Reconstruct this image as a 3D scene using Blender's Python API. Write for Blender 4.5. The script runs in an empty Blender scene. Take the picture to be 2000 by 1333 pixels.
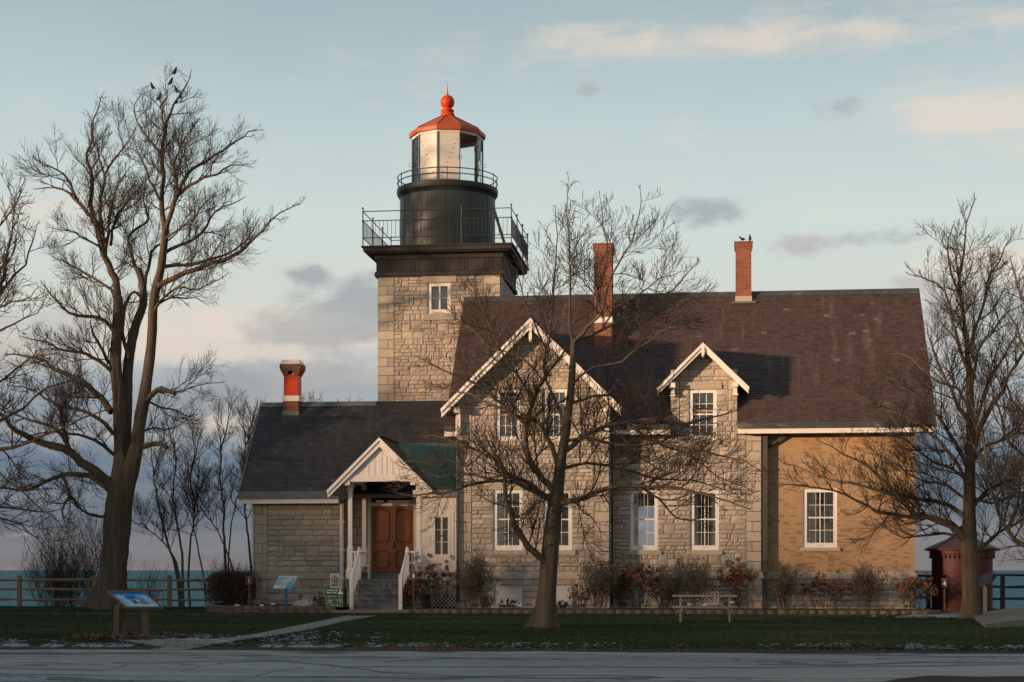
import bpy, math, random
import numpy as np
from math import sin, cos, tan, pi, radians, sqrt, atan2
S = bpy.context.scene
COL = S.collection
random.seed(7); rng = np.random.default_rng(7)

# ------------------------------------------------------------------ camera
F = 3300.0; HZ = 1113.0; CZ = 1.43; TH = math.atan(390/3300)
cd = bpy.data.cameras.new('camera'); cam = bpy.data.objects.new('camera', cd); COL.objects.link(cam)
cam.location = (0, 0, CZ); cam.rotation_euler = (pi/2, 0, TH)
cd.sensor_width = 36; cd.lens = 36*F/2000; cd.shift_y = (HZ-666.5)/2000; cd.clip_start = .1; cd.clip_end = 60000
S.camera = cam

def P(u, v, Y):
    """a point of the photograph at world depth Y (metres from the camera along the house's depth axis)"""
    a = (u-1000)/F; t = Y/(cos(TH)+a*sin(TH))
    return (t*(a*cos(TH)-sin(TH)), Y, CZ+t*(HZ-v)/F)
def PX(u, Y): return P(u, HZ, Y)[0]
def PZ(v, Y, u=1200): return P(u, v, Y)[2]
def G(u, v, z=0):
    """the ground point seen at u, v"""
    a = (u-1000)/F; t = (CZ-z)*F/(v-HZ)
    return (t*(a*cos(TH)-sin(TH)), t*(cos(TH)+a*sin(TH)), z)

# ------------------------------------------------------------------ sun and sky
SUN_AZ = radians(54); SUN_EL = radians(4.8)
sl = bpy.data.lights.new('sun', 'SUN'); sl.energy = 4.5; sl.angle = radians(2.2); sl.color = (1.0, .65, .40)
so = bpy.data.objects.new('sun', sl); COL.objects.link(so)
import mathutils
sdir = mathutils.Vector((sin(SUN_AZ)*cos(SUN_EL), cos(SUN_AZ)*cos(SUN_EL), -sin(SUN_EL)))
so.rotation_euler = sdir.to_track_quat('-Z', 'Y').to_euler()
S.view_settings.view_transform = 'Standard'; S.view_settings.look = 'None'
S.view_settings.exposure = 0.55; S.view_settings.gamma = 1.0; S.view_settings.use_curve_mapping = False

class NT:
    def __init__(s, nt): s.nt = nt; s.n = nt.nodes; s.l = nt.links
    def new(s, t, **kw):
        n = s.n.new(t)
        for k, v in kw.items(): setattr(n, k, v)
        return n
    def put(s, sock, val):
        if val is None: return
        if hasattr(val, 'is_output'): s.l.new(val, sock)
        else:
            if isinstance(val, (tuple, list)) and len(val) == 3 and sock.type == 'RGBA': val = (*val, 1)
            sock.default_value = val
    def m(s, op, a, b=0.0, c=None):
        n = s.new('ShaderNodeMath', operation=op); s.put(n.inputs[0], a); s.put(n.inputs[1], b)
        if c is not None: s.put(n.inputs[2], c)
        return n.outputs[0]
    def mix(s, f, a, b, mode='MIX'):
        n = s.new('ShaderNodeMix', data_type='RGBA', blend_type=mode); s.put(n.inputs[0], f); s.put(n.inputs[6], a); s.put(n.inputs[7], b)
        return n.outputs[2]
    def ramp(s, f, stops, interp='LINEAR'):
        n = s.new('ShaderNodeValToRGB'); s.put(n.inputs[0], f); r = n.color_ramp; r.interpolation = interp
        while len(r.elements) > 1: r.elements.remove(r.elements[0])
        r.elements[0].position = stops[0][0]; r.elements[0].color = (*stops[0][1], 1)
        for p, c in stops[1:]: e = r.elements.new(p); e.color = (*c, 1)
        return n.outputs[0]
    def noise(s, vec, scale, detail=4, rough=.55, dist=0, lac=2.0):
        n = s.new('ShaderNodeTexNoise'); s.put(n.inputs['Vector'], vec); n.inputs['Scale'].default_value = scale
        n.inputs['Detail'].default_value = detail; n.inputs['Roughness'].default_value = rough; n.inputs['Distortion'].default_value = dist
        n.inputs['Lacunarity'].default_value = lac
        return n.outputs[0]
    def comb(s, x, y, z=0.0):
        n = s.new('ShaderNodeCombineXYZ'); s.put(n.inputs[0], x); s.put(n.inputs[1], y); s.put(n.inputs[2], z); return n.outputs[0]
    def sep(s, v):
        n = s.new('ShaderNodeSeparateXYZ'); s.put(n.inputs[0], v); return n.outputs
    def smooth(s, x, a, b):
        n = s.new('ShaderNodeMapRange', interpolation_type='SMOOTHSTEP'); s.put(n.inputs[0], x); n.inputs[1].default_value = a; n.inputs[2].default_value = b
        return n.outputs[0]

W = bpy.data.worlds.new('World'); S.world = W; W.use_nodes = True
W.cycles.sampling_method = 'MANUAL'; W.cycles.sample_map_resolution = 512
w = NT(W.node_tree); w.n.clear()
tc = w.new('ShaderNodeTexCoord'); gx, gy, gz = w.sep(tc.outputs['Generated'])
az = w.m('ARCTAN2', gx, gy)                                   # 0 = towards the house, + to the right
hor = w.m('SQRT', w.m('ADD', w.m('MULTIPLY', gx, gx), w.m('MULTIPLY', gy, gy)))
el = w.m('ARCTAN2', gz, hor)
def gfr(r): return random.Random(r)
def L3(r, g, b):                                              # sRGB 0-255 to linear
    f = lambda c: (c/255/12.92 if c < 10 else ((c/255+.055)/1.055)**2.4)
    return (f(r), f(g), f(b))
wob = w.noise(w.comb(w.m('MULTIPLY', az, 5.0), w.m('MULTIPLY', el, 9.0)), 1.0, 3)
elw = w.m('ADD', el, w.m('MULTIPLY', w.m('SUBTRACT', wob, .5), .05))
base = w.ramp(w.m('MULTIPLY', elw, 1/1.6), [(0, L3(122, 119, 124)), (.012/1.6, L3(122, 121, 128)), (.03/1.6, L3(92, 107, 124)), (.07/1.6, L3(98, 119, 143)),
        (.115/1.6, L3(172, 180, 186)), (.15/1.6, L3(208, 211, 203)), (.20/1.6, L3(204, 215, 211)), (.26/1.6, L3(187, 204, 206)), (.335/1.6, L3(158, 178, 185)), (.5/1.6, L3(136, 162, 176)), (1.0, L3(108, 132, 156))])
# cloud field in azimuth / elevation
cv = w.comb(w.m('MULTIPLY', az, 9.0), w.m('MULTIPLY', el, 26.0), 3.1)
n1 = w.noise(cv, 1.0, 6, .55, .3)
n2 = w.noise(w.comb(w.m('MULTIPLY', az, 26.0), w.m('MULTIPLY', el, 46.0), 8.0), 1.0, 6, .6, .2)
def azel(u, v):
    a = (u-1000)/F; return math.atan(a)-TH, math.atan((HZ-v)/F/sqrt(1+a*a))
def blob(u, v, ru, rv, amp=1.0):
    a0, e0 = azel(u, v)
    dx = w.m('MULTIPLY', w.m('SUBTRACT', az, a0), F/ru); dy = w.m('MULTIPLY', w.m('SUBTRACT', el, e0), F/rv)
    r2 = w.m('ADD', w.m('MULTIPLY', dx, dx), w.m('MULTIPLY', dy, dy))
    return w.m('MULTIPLY', w.m('EXPONENT', w.m('MULTIPLY', r2, -1.0)), amp)
def addall(l):
    t = l[0]
    for x in l[1:]: t = w.m('ADD', t, x)
    return t
dark = addall([blob(690, 600, 90, 36, 1.0), blob(520, 750, 240, 34, .9), blob(650, 640, 150, 36, 1.3), blob(560, 655, 70, 24, .9), blob(715, 560, 50, 34, .8), blob(600, 735, 190, 34, 1.1), blob(480, 775, 150, 34, .9), blob(612, 542, 56, 28, 1.1), blob(1375, 415, 75, 30, 1.15), blob(1552, 478, 74, 27, 1.1), blob(1735, 463, 80, 18, .9),
               blob(1147, 176, 30, 18, .7), blob(1620, 205, 110, 30, .6), blob(100, 640, 150, 50, .8), blob(1900, 600, 150, 60, .95), blob(250, 850, 420, 40, .9), blob(1950, 800, 300, 70, .9), blob(40, 700, 160, 40, .9), blob(1780, 555, 70, 22, .7)])
n2 = w.noise(w.comb(w.m('MULTIPLY', az, 34.0), w.m('MULTIPLY', el, 62.0), 8.0), 1.0, 7, .62, .25)
dm = w.smooth(w.m('ADD', dark, w.m('MULTIPLY', w.m('SUBTRACT', n2, .5), 2.4)), .22, 1.15)
dm = w.m('MULTIPLY', dm, w.smooth(dark, .05, .45))
warm = addall([blob(1930, 225, 230, 60, 1.05), blob(1600, 60, 520, 42, .75), blob(1250, 95, 260, 26, .45), blob(450, 630, 300, 60, .7), blob(330, 690, 200, 26, .6), blob(120, 420, 190, 60, .8), blob(470, 830, 120, 26, 1.1), blob(700, 520, 160, 30, .5), blob(1930, 520, 140, 40, .9), blob(1000, 700, 2000, 60, .35), blob(660, 668, 110, 10, 1.0)])
n4 = w.noise(w.comb(w.m('MULTIPLY', az, 20.0), w.m('MULTIPLY', el, 60.0), 5.0), 1.0, 7, .62, .4)
wm = w.m('MULTIPLY', w.smooth(w.m('ADD', warm, w.m('ADD', w.m('MULTIPLY', w.m('SUBTRACT', n1, .5), 1.2), w.m('MULTIPLY', w.m('SUBTRACT', n4, .5), 1.9))), .10, 1.15), .72)
c1 = w.mix(wm, base, L3(232, 214, 198))
cshade = w.mix(w.smooth(n1, .35, .65), L3(152, 156, 164), L3(184, 179, 177))
c2 = w.mix(w.m('MULTIPLY', dm, .78), c1, cshade)
# low stratus streaks near the horizon
n3 = w.noise(w.comb(w.m('MULTIPLY', az, 5.0), w.m('MULTIPLY', el, 60.0), 1.0), 1.0, 5, .55)
lowm = w.m('MULTIPLY', w.smooth(n3, .42, .68), w.m('SUBTRACT', 1.0, w.smooth(el, .06, .13)))
c3 = w.mix(w.m('MULTIPLY', lowm, .5), c2, L3(134, 138, 148))
# the far side of the sky, away from the picture, is the dusk-blue dome
back = w.smooth(gy, -.2, .5)
c4 = w.mix(back, w.mix(w.smooth(el, 0.0, .5), L3(232, 208, 180), L3(142, 160, 176)), c3)
sk = w.new('ShaderNodeTexSky', sky_type='NISHITA'); sk.sun_disc = False; sk.sun_elevation = SUN_EL; sk.sun_rotation = pi+SUN_AZ; sk.air_density = 1; sk.dust_density = 1.5
b1 = w.new('ShaderNodeBackground'); w.put(b1.inputs[0], c4); b1.inputs[1].default_value = .67
b2 = w.new('ShaderNodeBackground'); w.put(b2.inputs[0], sk.outputs[0]); b2.inputs[1].default_value = .012
ad = w.new('ShaderNodeAddShader'); w.l.new(b1.outputs[0], ad.inputs[0]); w.l.new(b2.outputs[0], ad.inputs[1])
wo = w.new('ShaderNodeOutputWorld'); w.l.new(ad.outputs[0], wo.inputs[0])

# ------------------------------------------------------------------ materials
MATS = {}
def mat(name, col, rough=.8, var=.25, scale=3.0, bump=.0, bscale=40.0, col2=None, metal=0.0, spec=.3, tint=None, streak=None, aniso=(1, 1, 1), fine=True):
    """procedural paint: colour broken up by two noises, per-face tint attribute if asked, bump"""
    m = bpy.data.materials.new(name); m.use_nodes = True; t = NT(m.node_tree)
    b = t.n['Principled BSDF']; tc = t.new('ShaderNodeTexCoord'); vec = tc.outputs['Object']
    if aniso != (1, 1, 1):
        mp = t.new('ShaderNodeMapping'); t.l.new(vec, mp.inputs[0]); mp.inputs['Scale'].default_value = aniso; vec = mp.outputs[0]
    c2 = col2 or tuple(x*(1-var) for x in col)
    n = t.noise(vec, scale, 5, .6); c = t.mix(t.smooth(n, .3, .7), col, c2)
    if tint:
        at = t.new('ShaderNodeAttribute', attribute_name='tint')
        tr = t.ramp(at.outputs['Fac'], tint)
        c = t.mix(.8, c, tr, 'MIX')
    if streak:
        mp = t.new('ShaderNodeMapping'); t.l.new(tc.outputs['Object'], mp.inputs[0]); mp.inputs['Scale'].default_value = streak[0]
        sn = t.noise(mp.outputs[0], 1.0, 4, .6); c = t.mix(t.m('MULTIPLY', t.smooth(sn, .55, .75), streak[2]), c, streak[1])
    if fine:
        fn = t.noise(vec, scale*9, 3, .6); c = t.mix(.5, c, t.mix(fn, tuple(x*.62 for x in col), tuple(min(1, x*1.3) for x in col)), 'MIX') if not tint else t.mix(.35, c, t.mix(fn, (.35, .35, .35), (1, 1, 1)), 'MULTIPLY')
    t.put(b.inputs['Base Color'], c); b.inputs['Roughness'].default_value = rough; b.inputs['Metallic'].default_value = metal
    b.inputs['Specular IOR Level'].default_value = spec
    if bump:
        bn = t.noise(vec, bscale, 5, .65); bp = t.new('ShaderNodeBump'); bp.inputs['Strength'].default_value = 1.0; bp.inputs['Distance'].default_value = bump
        t.l.new(bn, bp.inputs['Height']); t.l.new(bp.outputs[0], b.inputs['Normal'])
    MATS[name] = m; return m

STONE_T = [(0, (.40, .335, .27)), (.2, (.46, .39, .32)), (.5, (.52, .45, .375)), (.76, (.58, .515, .43)), (.86, (.42, .395, .36)), (1, (.35, .34, .32))]
mat('stone', (.40, .34, .26), .92, tint=STONE_T, bump=.016, bscale=9, spec=.1)
mat('dressed_stone', (.40, .345, .27), .88, tint=[(0, (.44, .38, .30)), (1, (.54, .47, .37))], bump=.004, bscale=25)
mat('mortar', (.14, .122, .10), .95, bump=.004)
mat('slate', (.090, .060, .050), .62, spec=.35, tint=[(0, (.044, .031, .028)), (.35, (.070, .042, .034)), (.7, (.094, .054, .042)), (.93, (.072, .058, .052)), (.97, (.13, .12, .115)), (1, (.17, .16, .155))], bump=.003, bscale=20,
    streak=((3.2, .12, .5), (.20, .165, .15), .42))
mat('slate_grey', (.085, .083, .085), .62, spec=.35, tint=[(0, (.026, .027, .028)), (.5, (.046, .043, .042)), (.93, (.066, .058, .054)), (1, (.12, .12, .12))], bump=.003, bscale=20,
    streak=((2.6, .12, .4), (.105, .10, .10), .4))
mat('white_paint', (.76, .73, .68), .55, .1, 2.0, bump=.002, bscale=12, streak=((9, 9, .8), (.52, .46, .38), .35))
mat('white_trim', (.78, .76, .72), .5, .08, 2.0, fine=False)
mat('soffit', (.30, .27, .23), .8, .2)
mat('black_paint', (.020, .022, .023), .5, .3, 1.5, bump=.002, bscale=8, spec=.4)
mat('cornice_paint', (.036, .034, .031), .7, .35, 2.5, spec=.3, streak=((7, 7, .7), (.07, .062, .052), .5))
mat('drum_paint', (.024, .036, .034), .5, .3, 1.2, spec=.5, bump=.003, bscale=5, streak=((5, 5, .4), (.055, .055, .05), .4))
mat('rail_metal', (.035, .037, .038), .5, .2)
mat('red_paint', (.60, .058, .014), .45, .3, 2.0, bump=.002, bscale=10, streak=((4, 4, .8), (.42, .10, .04), .5))
mat('roof_red', (.46, .085, .03), .5, .3, 2.0, bump=.002, bscale=6, streak=((3, 3, 1.0), (.42, .17, .09), .7))
mat('lead', (.15, .17, .185), .5, .35, 3.0, metal=.2, streak=((6, 6, 1), (.30, .31, .31), .5))
mat('gutter_dark', (.055, .065, .07), .5, .4, 1.5, streak=((1.5, 5, 2.5), (.24, .225, .19), .7))
mat('gutter_grey', (.13, .15, .16), .55, .3, 3.0)
mat('downpipe_grey', (.075, .072, .066), .6, .25, 3.0)
mat('green_metal', (.065, .165, .13), .5, .25, 1.0, bump=.004, bscale=1.5)
mat('step_paint', (.15, .16, .158), .6, .2, 2.0)
mat('door_wood', (.27, .092, .028), .35, .35, 1.6, bump=.002, bscale=20, aniso=(4, 4, .6), spec=.5)
mat('door_dark', (.07, .028, .014), .5, .3, 3)
mat('interior', (.045, .042, .038), .9, .1, fine=False)
mat('curtain', (.75, .73, .68), .9, .25, 2.0, aniso=(14, 14, .5))
mat('bark', (.145, .118, .084), .95, .5, 1.3, bump=.14, bscale=2.4, aniso=(5.5, 5.5, .5), col2=(.028, .025, .020), spec=.1)
mat('bark_smooth', (.14, .115, .082), .9, .35, 2.0, bump=.045, bscale=8, aniso=(4, 4, .5), col2=(.055, .047, .036), spec=.1)
mat('twig', (.060, .044, .032), .85, .35, 1.0, fine=False)
mat('twig_pale', (.09, .074, .056), .85, .3, 1.0, fine=False)
mat('mulch', (.028, .021, .017), .95, .4, 8, bump=.03, bscale=18)
mat('edging', (.16, .135, .105), .92, .3, 3, tint=[(0, (.13, .115, .09)), (.6, (.19, .155, .115)), (1, (.10, .095, .085))], bump=.008, bscale=20)
mat('rust_bloom', (.26, .085, .032), .9, .5, 6, tint=[(0, (.10, .045, .024)), (.5, (.20, .088, .042)), (1, (.29, .14, .07))], fine=False)
mat('shrub_leaf', (.12, .10, .055), .85, tint=[(0, (.07, .06, .035)), (.5, (.13, .105, .055)), (1, (.16, .10, .05))], fine=False)
mat('hedge_leaf', (.06, .035, .022), .9, tint=[(0, (.03, .021, .015)), (.6, (.075, .04, .024)), (1, (.10, .06, .035))], fine=False)
mat('evergreen', (.03, .045, .022), .85, tint=[(0, (.015, .026, .014)), (1, (.05, .065, .03))], fine=False)
mat('fence_wood', (.27, .17, .105), .85, .35, 3, bump=.006, bscale=20, aniso=(.6, 3, 3))
mat('fence_dark', (.06, .055, .05), .9, .3, 3, bump=.006, bscale=20)
mat('post_wood', (.115, .09, .065), .85, .3, 3, bump=.004, bscale=18, aniso=(5, 5, .8))
mat('table_wood', (.24, .20, .155), .85, .3, 2.5, bump=.004, bscale=16, aniso=(.6, 4, 4))
mat('pipe', (.28, .25, .21), .6, .2)
mat('sign_green', (.012, .085, .038), .5, .1, fine=False)
mat('sign_white', (.52, .50, .45), .5, .1, fine=False)
mat('sign_ink', (.02, .02, .022), .6, .1, fine=False)
mat('sign_orange', (.30, .085, .025), .6, .2)
mat('panel_blue', (.05, .26, .52), .4, .25, 3)
mat('panel_pale', (.30, .52, .66), .4, .25, 3)
mat('panel_deep', (.015, .10, .34), .4, .3, 3)
mat('panel_teal', (.12, .33, .42), .4, .25, 3)
mat('panel_cream', (.55, .52, .50), .5, .2, 3)
mat('post_blue', (.01, .12, .28), .4, .2)
mat('hut_red', (.075, .011, .010), .55, .25, 2.0, bump=.006, bscale=9)
mat('hut_roof', (.085, .028, .03), .5, .25, 2.0)
mat('bird_feather', (.012, .013, .015), .6, .2)
mat('concrete', (.21, .18, .145), .9, .25, 1.5, bump=.004)
mat('boards', (.22, .20, .165), .85, .4, 1.0, bump=.01, bscale=9, aniso=(.25, 6, 6), col2=(.12, .105, .085))
mat('snow', (.31, .33, .355), .8, .12, 4, bump=.01)
mat('leaf_litter', (.13, .08, .045), .9, tint=[(0, (.05, .032, .02)), (.5, (.12, .075, .04)), (1, (.20, .14, .08))], fine=False)
mat('shade_trees', (.03, .027, .02), .95, .3, fine=False)  # only on the unseen wood added to cast shade

def brick_mat(name, c1, c2, mort, w_=.21, h_=.067, bump=.006, ax=True, var=None, odd=None):
    m = bpy.data.materials.new(name); m.use_nodes = True; t = NT(m.node_tree); b = t.n['Principled BSDF']
    tc = t.new('ShaderNodeTexCoord'); x, y, z = t.sep(tc.outputs['Object'])
    br = t.new('ShaderNodeTexBrick'); br.inputs['Scale'].default_value = 1.0
    br.inputs['Brick Width'].default_value = w_; br.inputs['Row Height'].default_value = h_; br.inputs['Mortar Size'].default_value = .007
    br.inputs['Mortar Smooth'].default_value = .2; br.inputs['Bias'].default_value = -.1
    t.put(br.inputs['Vector'], t.comb(t.m('ADD', x, y), z))
    t.put(br.inputs['Color1'], c1); t.put(br.inputs['Color2'], c2); t.put(br.inputs['Mortar'], mort)
    n = t.noise(tc.outputs['Object'], 1.3, 5, .6); c = t.mix(t.m('MULTIPLY', t.smooth(n, .35, .7), .45), br.outputs['Color'], tuple(q*.7 for q in c2))
    if odd:                                                    # a few odd dark bricks
        bx = t.m('FLOOR', t.m('DIVIDE', t.m('ADD', x, y), w_*1.0)); bz = t.m('FLOOR', t.m('DIVIDE', z, h_))
        wn = t.new('ShaderNodeTexWhiteNoise', noise_dimensions='2D'); t.put(wn.inputs['Vector'], t.comb(bx, bz))
        big = t.noise(tc.outputs['Object'], .8, 3)
        k = t.m('MULTIPLY', t.m('GREATER_THAN', wn.outputs[0], t.m('SUBTRACT', 1.13, t.m('MULTIPLY', big, .5))), .6)
        c = t.mix(k, c, odd)
    t.put(b.inputs['Base Color'], c); b.inputs['Roughness'].default_value = .9
    bp = t.new('ShaderNodeBump'); bp.inputs['Distance'].default_value = bump; bp.invert = True
    hn = t.noise(tc.outputs['Object'], 40, 3); t.put(bp.inputs['Height'], t.m('SUBTRACT', br.outputs['Fac'], t.m('MULTIPLY', hn, .5))); t.l.new(bp.outputs[0], b.inputs['Normal'])
    MATS[name] = m
brick_mat('tan_brick', (.44, .285, .165), (.37, .24, .135), (.37, .25, .14), odd=(.19, .12, .07))
brick_mat('red_brick', (.30, .080, .040), (.17, .045, .026), (.36, .24, .18), bump=.012, w_=.22, h_=.075)
brick_mat('brown_brick', (.26, .10, .055), (.15, .06, .035), (.25, .19, .15), bump=.012, w_=.22, h_=.075)

def glass_mat(nm, ior):
    m = bpy.data.materials.new(nm); m.use_nodes = True; t = NT(m.node_tree); t.n.clear()
    g = t.new('ShaderNodeBsdfGlossy'); g.inputs['Roughness'].default_value = .03; g.inputs[0].default_value = (.9, .95, 1, 1)
    tr = t.new('ShaderNodeBsdfTransparent'); tr.inputs[0].default_value = (.93, .96, .96, 1)
    fr = t.new('ShaderNodeFresnel'); fr.inputs[0].default_value = ior
    tc = t.new('ShaderNodeTexCoord'); bp = t.new('ShaderNodeBump'); bp.inputs['Distance'].default_value = .004
    t.l.new(t.noise(tc.outputs['Object'], 2.0, 2), bp.inputs['Height']); t.l.new(bp.outputs[0], g.inputs['Normal'])
    mx = t.new('ShaderNodeMixShader'); t.l.new(fr.outputs[0], mx.inputs[0]); t.l.new(tr.outputs[0], mx.inputs[1]); t.l.new(g.outputs[0], mx.inputs[2])
    o = t.new('ShaderNodeOutputMaterial'); t.l.new(mx.outputs[0], o.inputs[0]); MATS[nm] = m
glass_mat('window_glass', 1.75); glass_mat('lantern_glass', 1.22)

# ------------------------------------------------------------------ mesh building
class MB:
    def __init__(s): s.v = []; s.f = []; s.mi = []; s.t = []; s.mats = []
    def idx(s, m):
        if m not in s.mats: s.mats.append(m)
        return s.mats.index(m)
    def face(s, pts, m, tint=.5):
        n = len(s.v); s.v += [tuple(p) for p in pts]; s.f.append(tuple(range(n, n+len(pts)))); s.mi.append(s.idx(m)); s.t.append(tint)
    def raw(s, vs, fs, m, tint=.5):
        n = len(s.v); s.v += [tuple(p) for p in vs]; k = s.idx(m)
        for f in fs: s.f.append(tuple(n+i for i in f)); s.mi.append(k); s.t.append(tint)
    def box(s, x0, x1, y0, y1, z0, z1, m, tint=.5):
        s.raw([(x0, y0, z0), (x1, y0, z0), (x1, y1, z0), (x0, y1, z0), (x0, y0, z1), (x1, y0, z1), (x1, y1, z1), (x0, y1, z1)],
              [(0, 3, 2, 1), (4, 5, 6, 7), (0, 1, 5, 4), (1, 2, 6, 5), (2, 3, 7, 6), (3, 0, 4, 7)], m, tint)
    def hexa(s, p, m, tint=.5):      # 8 points: bottom 4, top 4
        s.raw(p, [(0, 3, 2, 1), (4, 5, 6, 7), (0, 1, 5, 4), (1, 2, 6, 5), (2, 3, 7, 6), (3, 0, 4, 7)], m, tint)
    def bar(s, a, b, w_, h_, m, up=(0, 0, 1), tint=.5):
        a = mathutils.Vector(a); b = mathutils.Vector(b); d = (b-a).normalized(); u = mathutils.Vector(up)
        sd = d.cross(u)
        if sd.length < 1e-4: sd = d.cross(mathutils.Vector((0, 1, 0)))
        sd.normalize(); u2 = sd.cross(d).normalized(); sd = sd*(w_/2); u2 = u2*(h_/2)
        s.hexa([a-sd-u2, a+sd-u2, b+sd-u2, b-sd-u2, a-sd+u2, a+sd+u2, b+sd+u2, b-sd+u2], m, tint)
    def tube(s, pts, rad, m, n=8, closed=False, cap=True, tint=.5):
        pts = [mathutils.Vector(p) for p in pts]; k = len(pts); rad = rad if isinstance(rad, (list, tuple)) else [rad]*k
        base = len(s.v)
        for i, p in enumerate(pts):
            if closed: d = pts[(i+1) % k]-pts[i-1]
            else: d = pts[min(i+1, k-1)]-pts[max(i-1, 0)]
            d.normalize(); r_ = mathutils.Vector((.31, .12, .94)) if abs(d.z) < .8 else mathutils.Vector((1, 0, 0))
            e1 = d.cross(r_).normalized(); e2 = d.cross(e1)
            for j in range(n):
                a = 2*pi*j/n; s.v.append(tuple(p+(e1*cos(a)+e2*sin(a))*rad[i]))
        mi = s.idx(m)
        for i in range(k if closed else k-1):
            i2 = (i+1) % k
            for j in range(n):
                s.f.append((base+i*n+j, base+i*n+(j+1) % n, base+i2*n+(j+1) % n, base+i2*n+j)); s.mi.append(mi); s.t.append(tint)
        if cap and not closed:
            s.f.append(tuple(base+j for j in range(n))); s.f.append(tuple(base+(k-1)*n+j for j in reversed(range(n)))); s.mi += [mi, mi]; s.t += [tint, tint]
    def lathe(s, cx, cy, prof, m, n=32, a0=0.0, tint=.5):
        base = len(s.v); mi = s.idx(m)
        for r, z in prof:
            for j in range(n): a = a0+2*pi*j/n; s.v.append((cx+r*cos(a), cy+r*sin(a), z))
        for i in range(len(prof)-1):
            for j in range(n):
                s.f.append((base+i*n+j, base+i*n+(j+1) % n, base+(i+1)*n+(j+1) % n, base+(i+1)*n+j)); s.mi.append(mi); s.t.append(tint)
    def build(s, name, parent=None, smooth=False, bevel=0):
        me = bpy.data.meshes.new(name); org = ORG.get(id(parent), (0, 0, 0)) if parent is not None else (0, 0, 0)
        me.from_pydata([(x-org[0], y-org[1], z-org[2]) for x, y, z in s.v], [], s.f)
        for m in s.mats: me.materials.append(MATS[m])
        me.polygons.foreach_set('material_index', s.mi)
        a = me.attributes.new('tint', 'FLOAT', 'FACE'); a.data.foreach_set('value', s.t)
        if smooth: me.polygons.foreach_set('use_smooth', [True]*len(s.f))
        me.update()
        o = bpy.data.objects.new(name, me); COL.objects.link(o)
        if parent is not None: o.parent = parent; ORG[id(o)] = org; KEEP.append(o)
        if bevel:
            b = o.modifiers.new('b', 'BEVEL'); b.width = bevel; b.segments = 2; b.limit_method = 'ANGLE'
        return o
ORG = {}; KEEP = []
def thing(name, loc, label, cat, group=None, rz=0):
    o = bpy.data.objects.new(name, None); COL.objects.link(o); o.location = loc; o.rotation_euler = (0, 0, rz); o.empty_display_size = .2
    ORG[id(o)] = tuple(loc); KEEP.append(o); tag(o, label, cat, group); return o
def tag(o, label, cat, group=None):
    o['label'] = label; o['category'] = cat
    if group: o['group'] = group
    return o
def struct(o, kind='structure'): o['kind'] = kind; return o
def local(o): ORG[id(o)] = (0, 0, 0)
def copy_tree(o, parent=None):
    c = o.copy(); COL.objects.link(c)
    if parent is not None: c.parent = parent
    for ch in o.children: copy_tree(ch, c)
    return c
# ================================================================== GROUND, ROAD, LAKE
mat('tar', (.075, .075, .075), .6, .3, 3.0, spec=.4)
def nmat(name):
    m = bpy.data.materials.new(name); m.use_nodes = True; MATS[name] = m; return NT(m.node_tree), m.node_tree.nodes['Principled BSDF']
t, b = nmat('lawn'); tc = t.new('ShaderNodeTexCoord'); v = tc.outputs['Object']
n1 = t.noise(v, .25, 4); n2 = t.noise(v, 3.0, 5, .7); n3 = t.noise(v, 25, 3, .7)
c = t.mix(t.smooth(n1, .35, .65), (.022, .042, .016), (.042, .052, .020)); c = t.mix(t.m('MULTIPLY', t.smooth(n2, .45, .75), .6), c, (.052, .042, .022)); c = t.mix(.6, c, t.mix(n3, (.3, .3, .3), (1.3, 1.3, 1.3)), 'MULTIPLY')
t.put(b.inputs['Base Color'], c); b.inputs['Roughness'].default_value = .95; b.inputs['Specular IOR Level'].default_value = .1
bp = t.new('ShaderNodeBump'); bp.inputs['Distance'].default_value = .04; t.l.new(n3, bp.inputs['Height']); t.l.new(bp.outputs[0], b.inputs['Normal'])
t, b = nmat('dirt'); tc = t.new('ShaderNodeTexCoord'); v = tc.outputs['Object']
n2 = t.noise(v, 2.0, 6, .7); n3 = t.noise(v, 30, 3, .7)
t.put(b.inputs['Base Color'], t.mix(n3, t.mix(n2, (.02, .016, .012), (.065, .048, .032)), (.055, .042, .03))); b.inputs['Roughness'].default_value = .95; b.inputs['Specular IOR Level'].default_value = .15
bp = t.new('ShaderNodeBump'); bp.inputs['Distance'].default_value = .03; t.l.new(n3, bp.inputs['Height']); t.l.new(bp.outputs[0], b.inputs['Normal'])
t, b = nmat('asphalt'); tc = t.new('ShaderNodeTexCoord'); x, y, z = t.sep(tc.outputs['Object']); v = tc.outputs['Object']
va = t.comb(t.m('MULTIPLY', x, .28), y)
n1 = t.noise(va, .55, 5, .6); n2 = t.noise(v, 45, 3, .7)
c = t.mix(t.smooth(n1, .3, .7), (.21, .20, .178), (.31, .295, .26))
c = t.mix(.5, c, t.mix(n2, (.5, .5, .5), (1.4, 1.4, 1.4)), 'MULTIPLY')
def crack(vec, sc, wd, det=4, ds=.5):
    n = t.noise(vec, sc, det, .55, ds); d = t.m('ABSOLUTE', t.m('SUBTRACT', n, .5)); return t.m('SUBTRACT', 1.0, t.smooth(d, wd*.35, wd))
k1 = crack(t.comb(t.m('MULTIPLY', x, .20), y), .22, .014); k2 = crack(t.comb(t.m('MULTIPLY', x, .35), y, 7.0), .38, .012); k3 = crack(t.comb(t.m('MULTIPLY', x, .8), y, 17.0), 1.1, .03)
msk = t.smooth(t.noise(va, .35, 2), .45, .55); msk2 = t.smooth(t.noise(va, .5, 2), .55, .65)
k = t.m('MAXIMUM', k1, t.m('MAXIMUM', t.m('MULTIPLY', k2, msk), t.m('MULTIPLY', k3, t.m('MULTIPLY', msk2, .7))))
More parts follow.
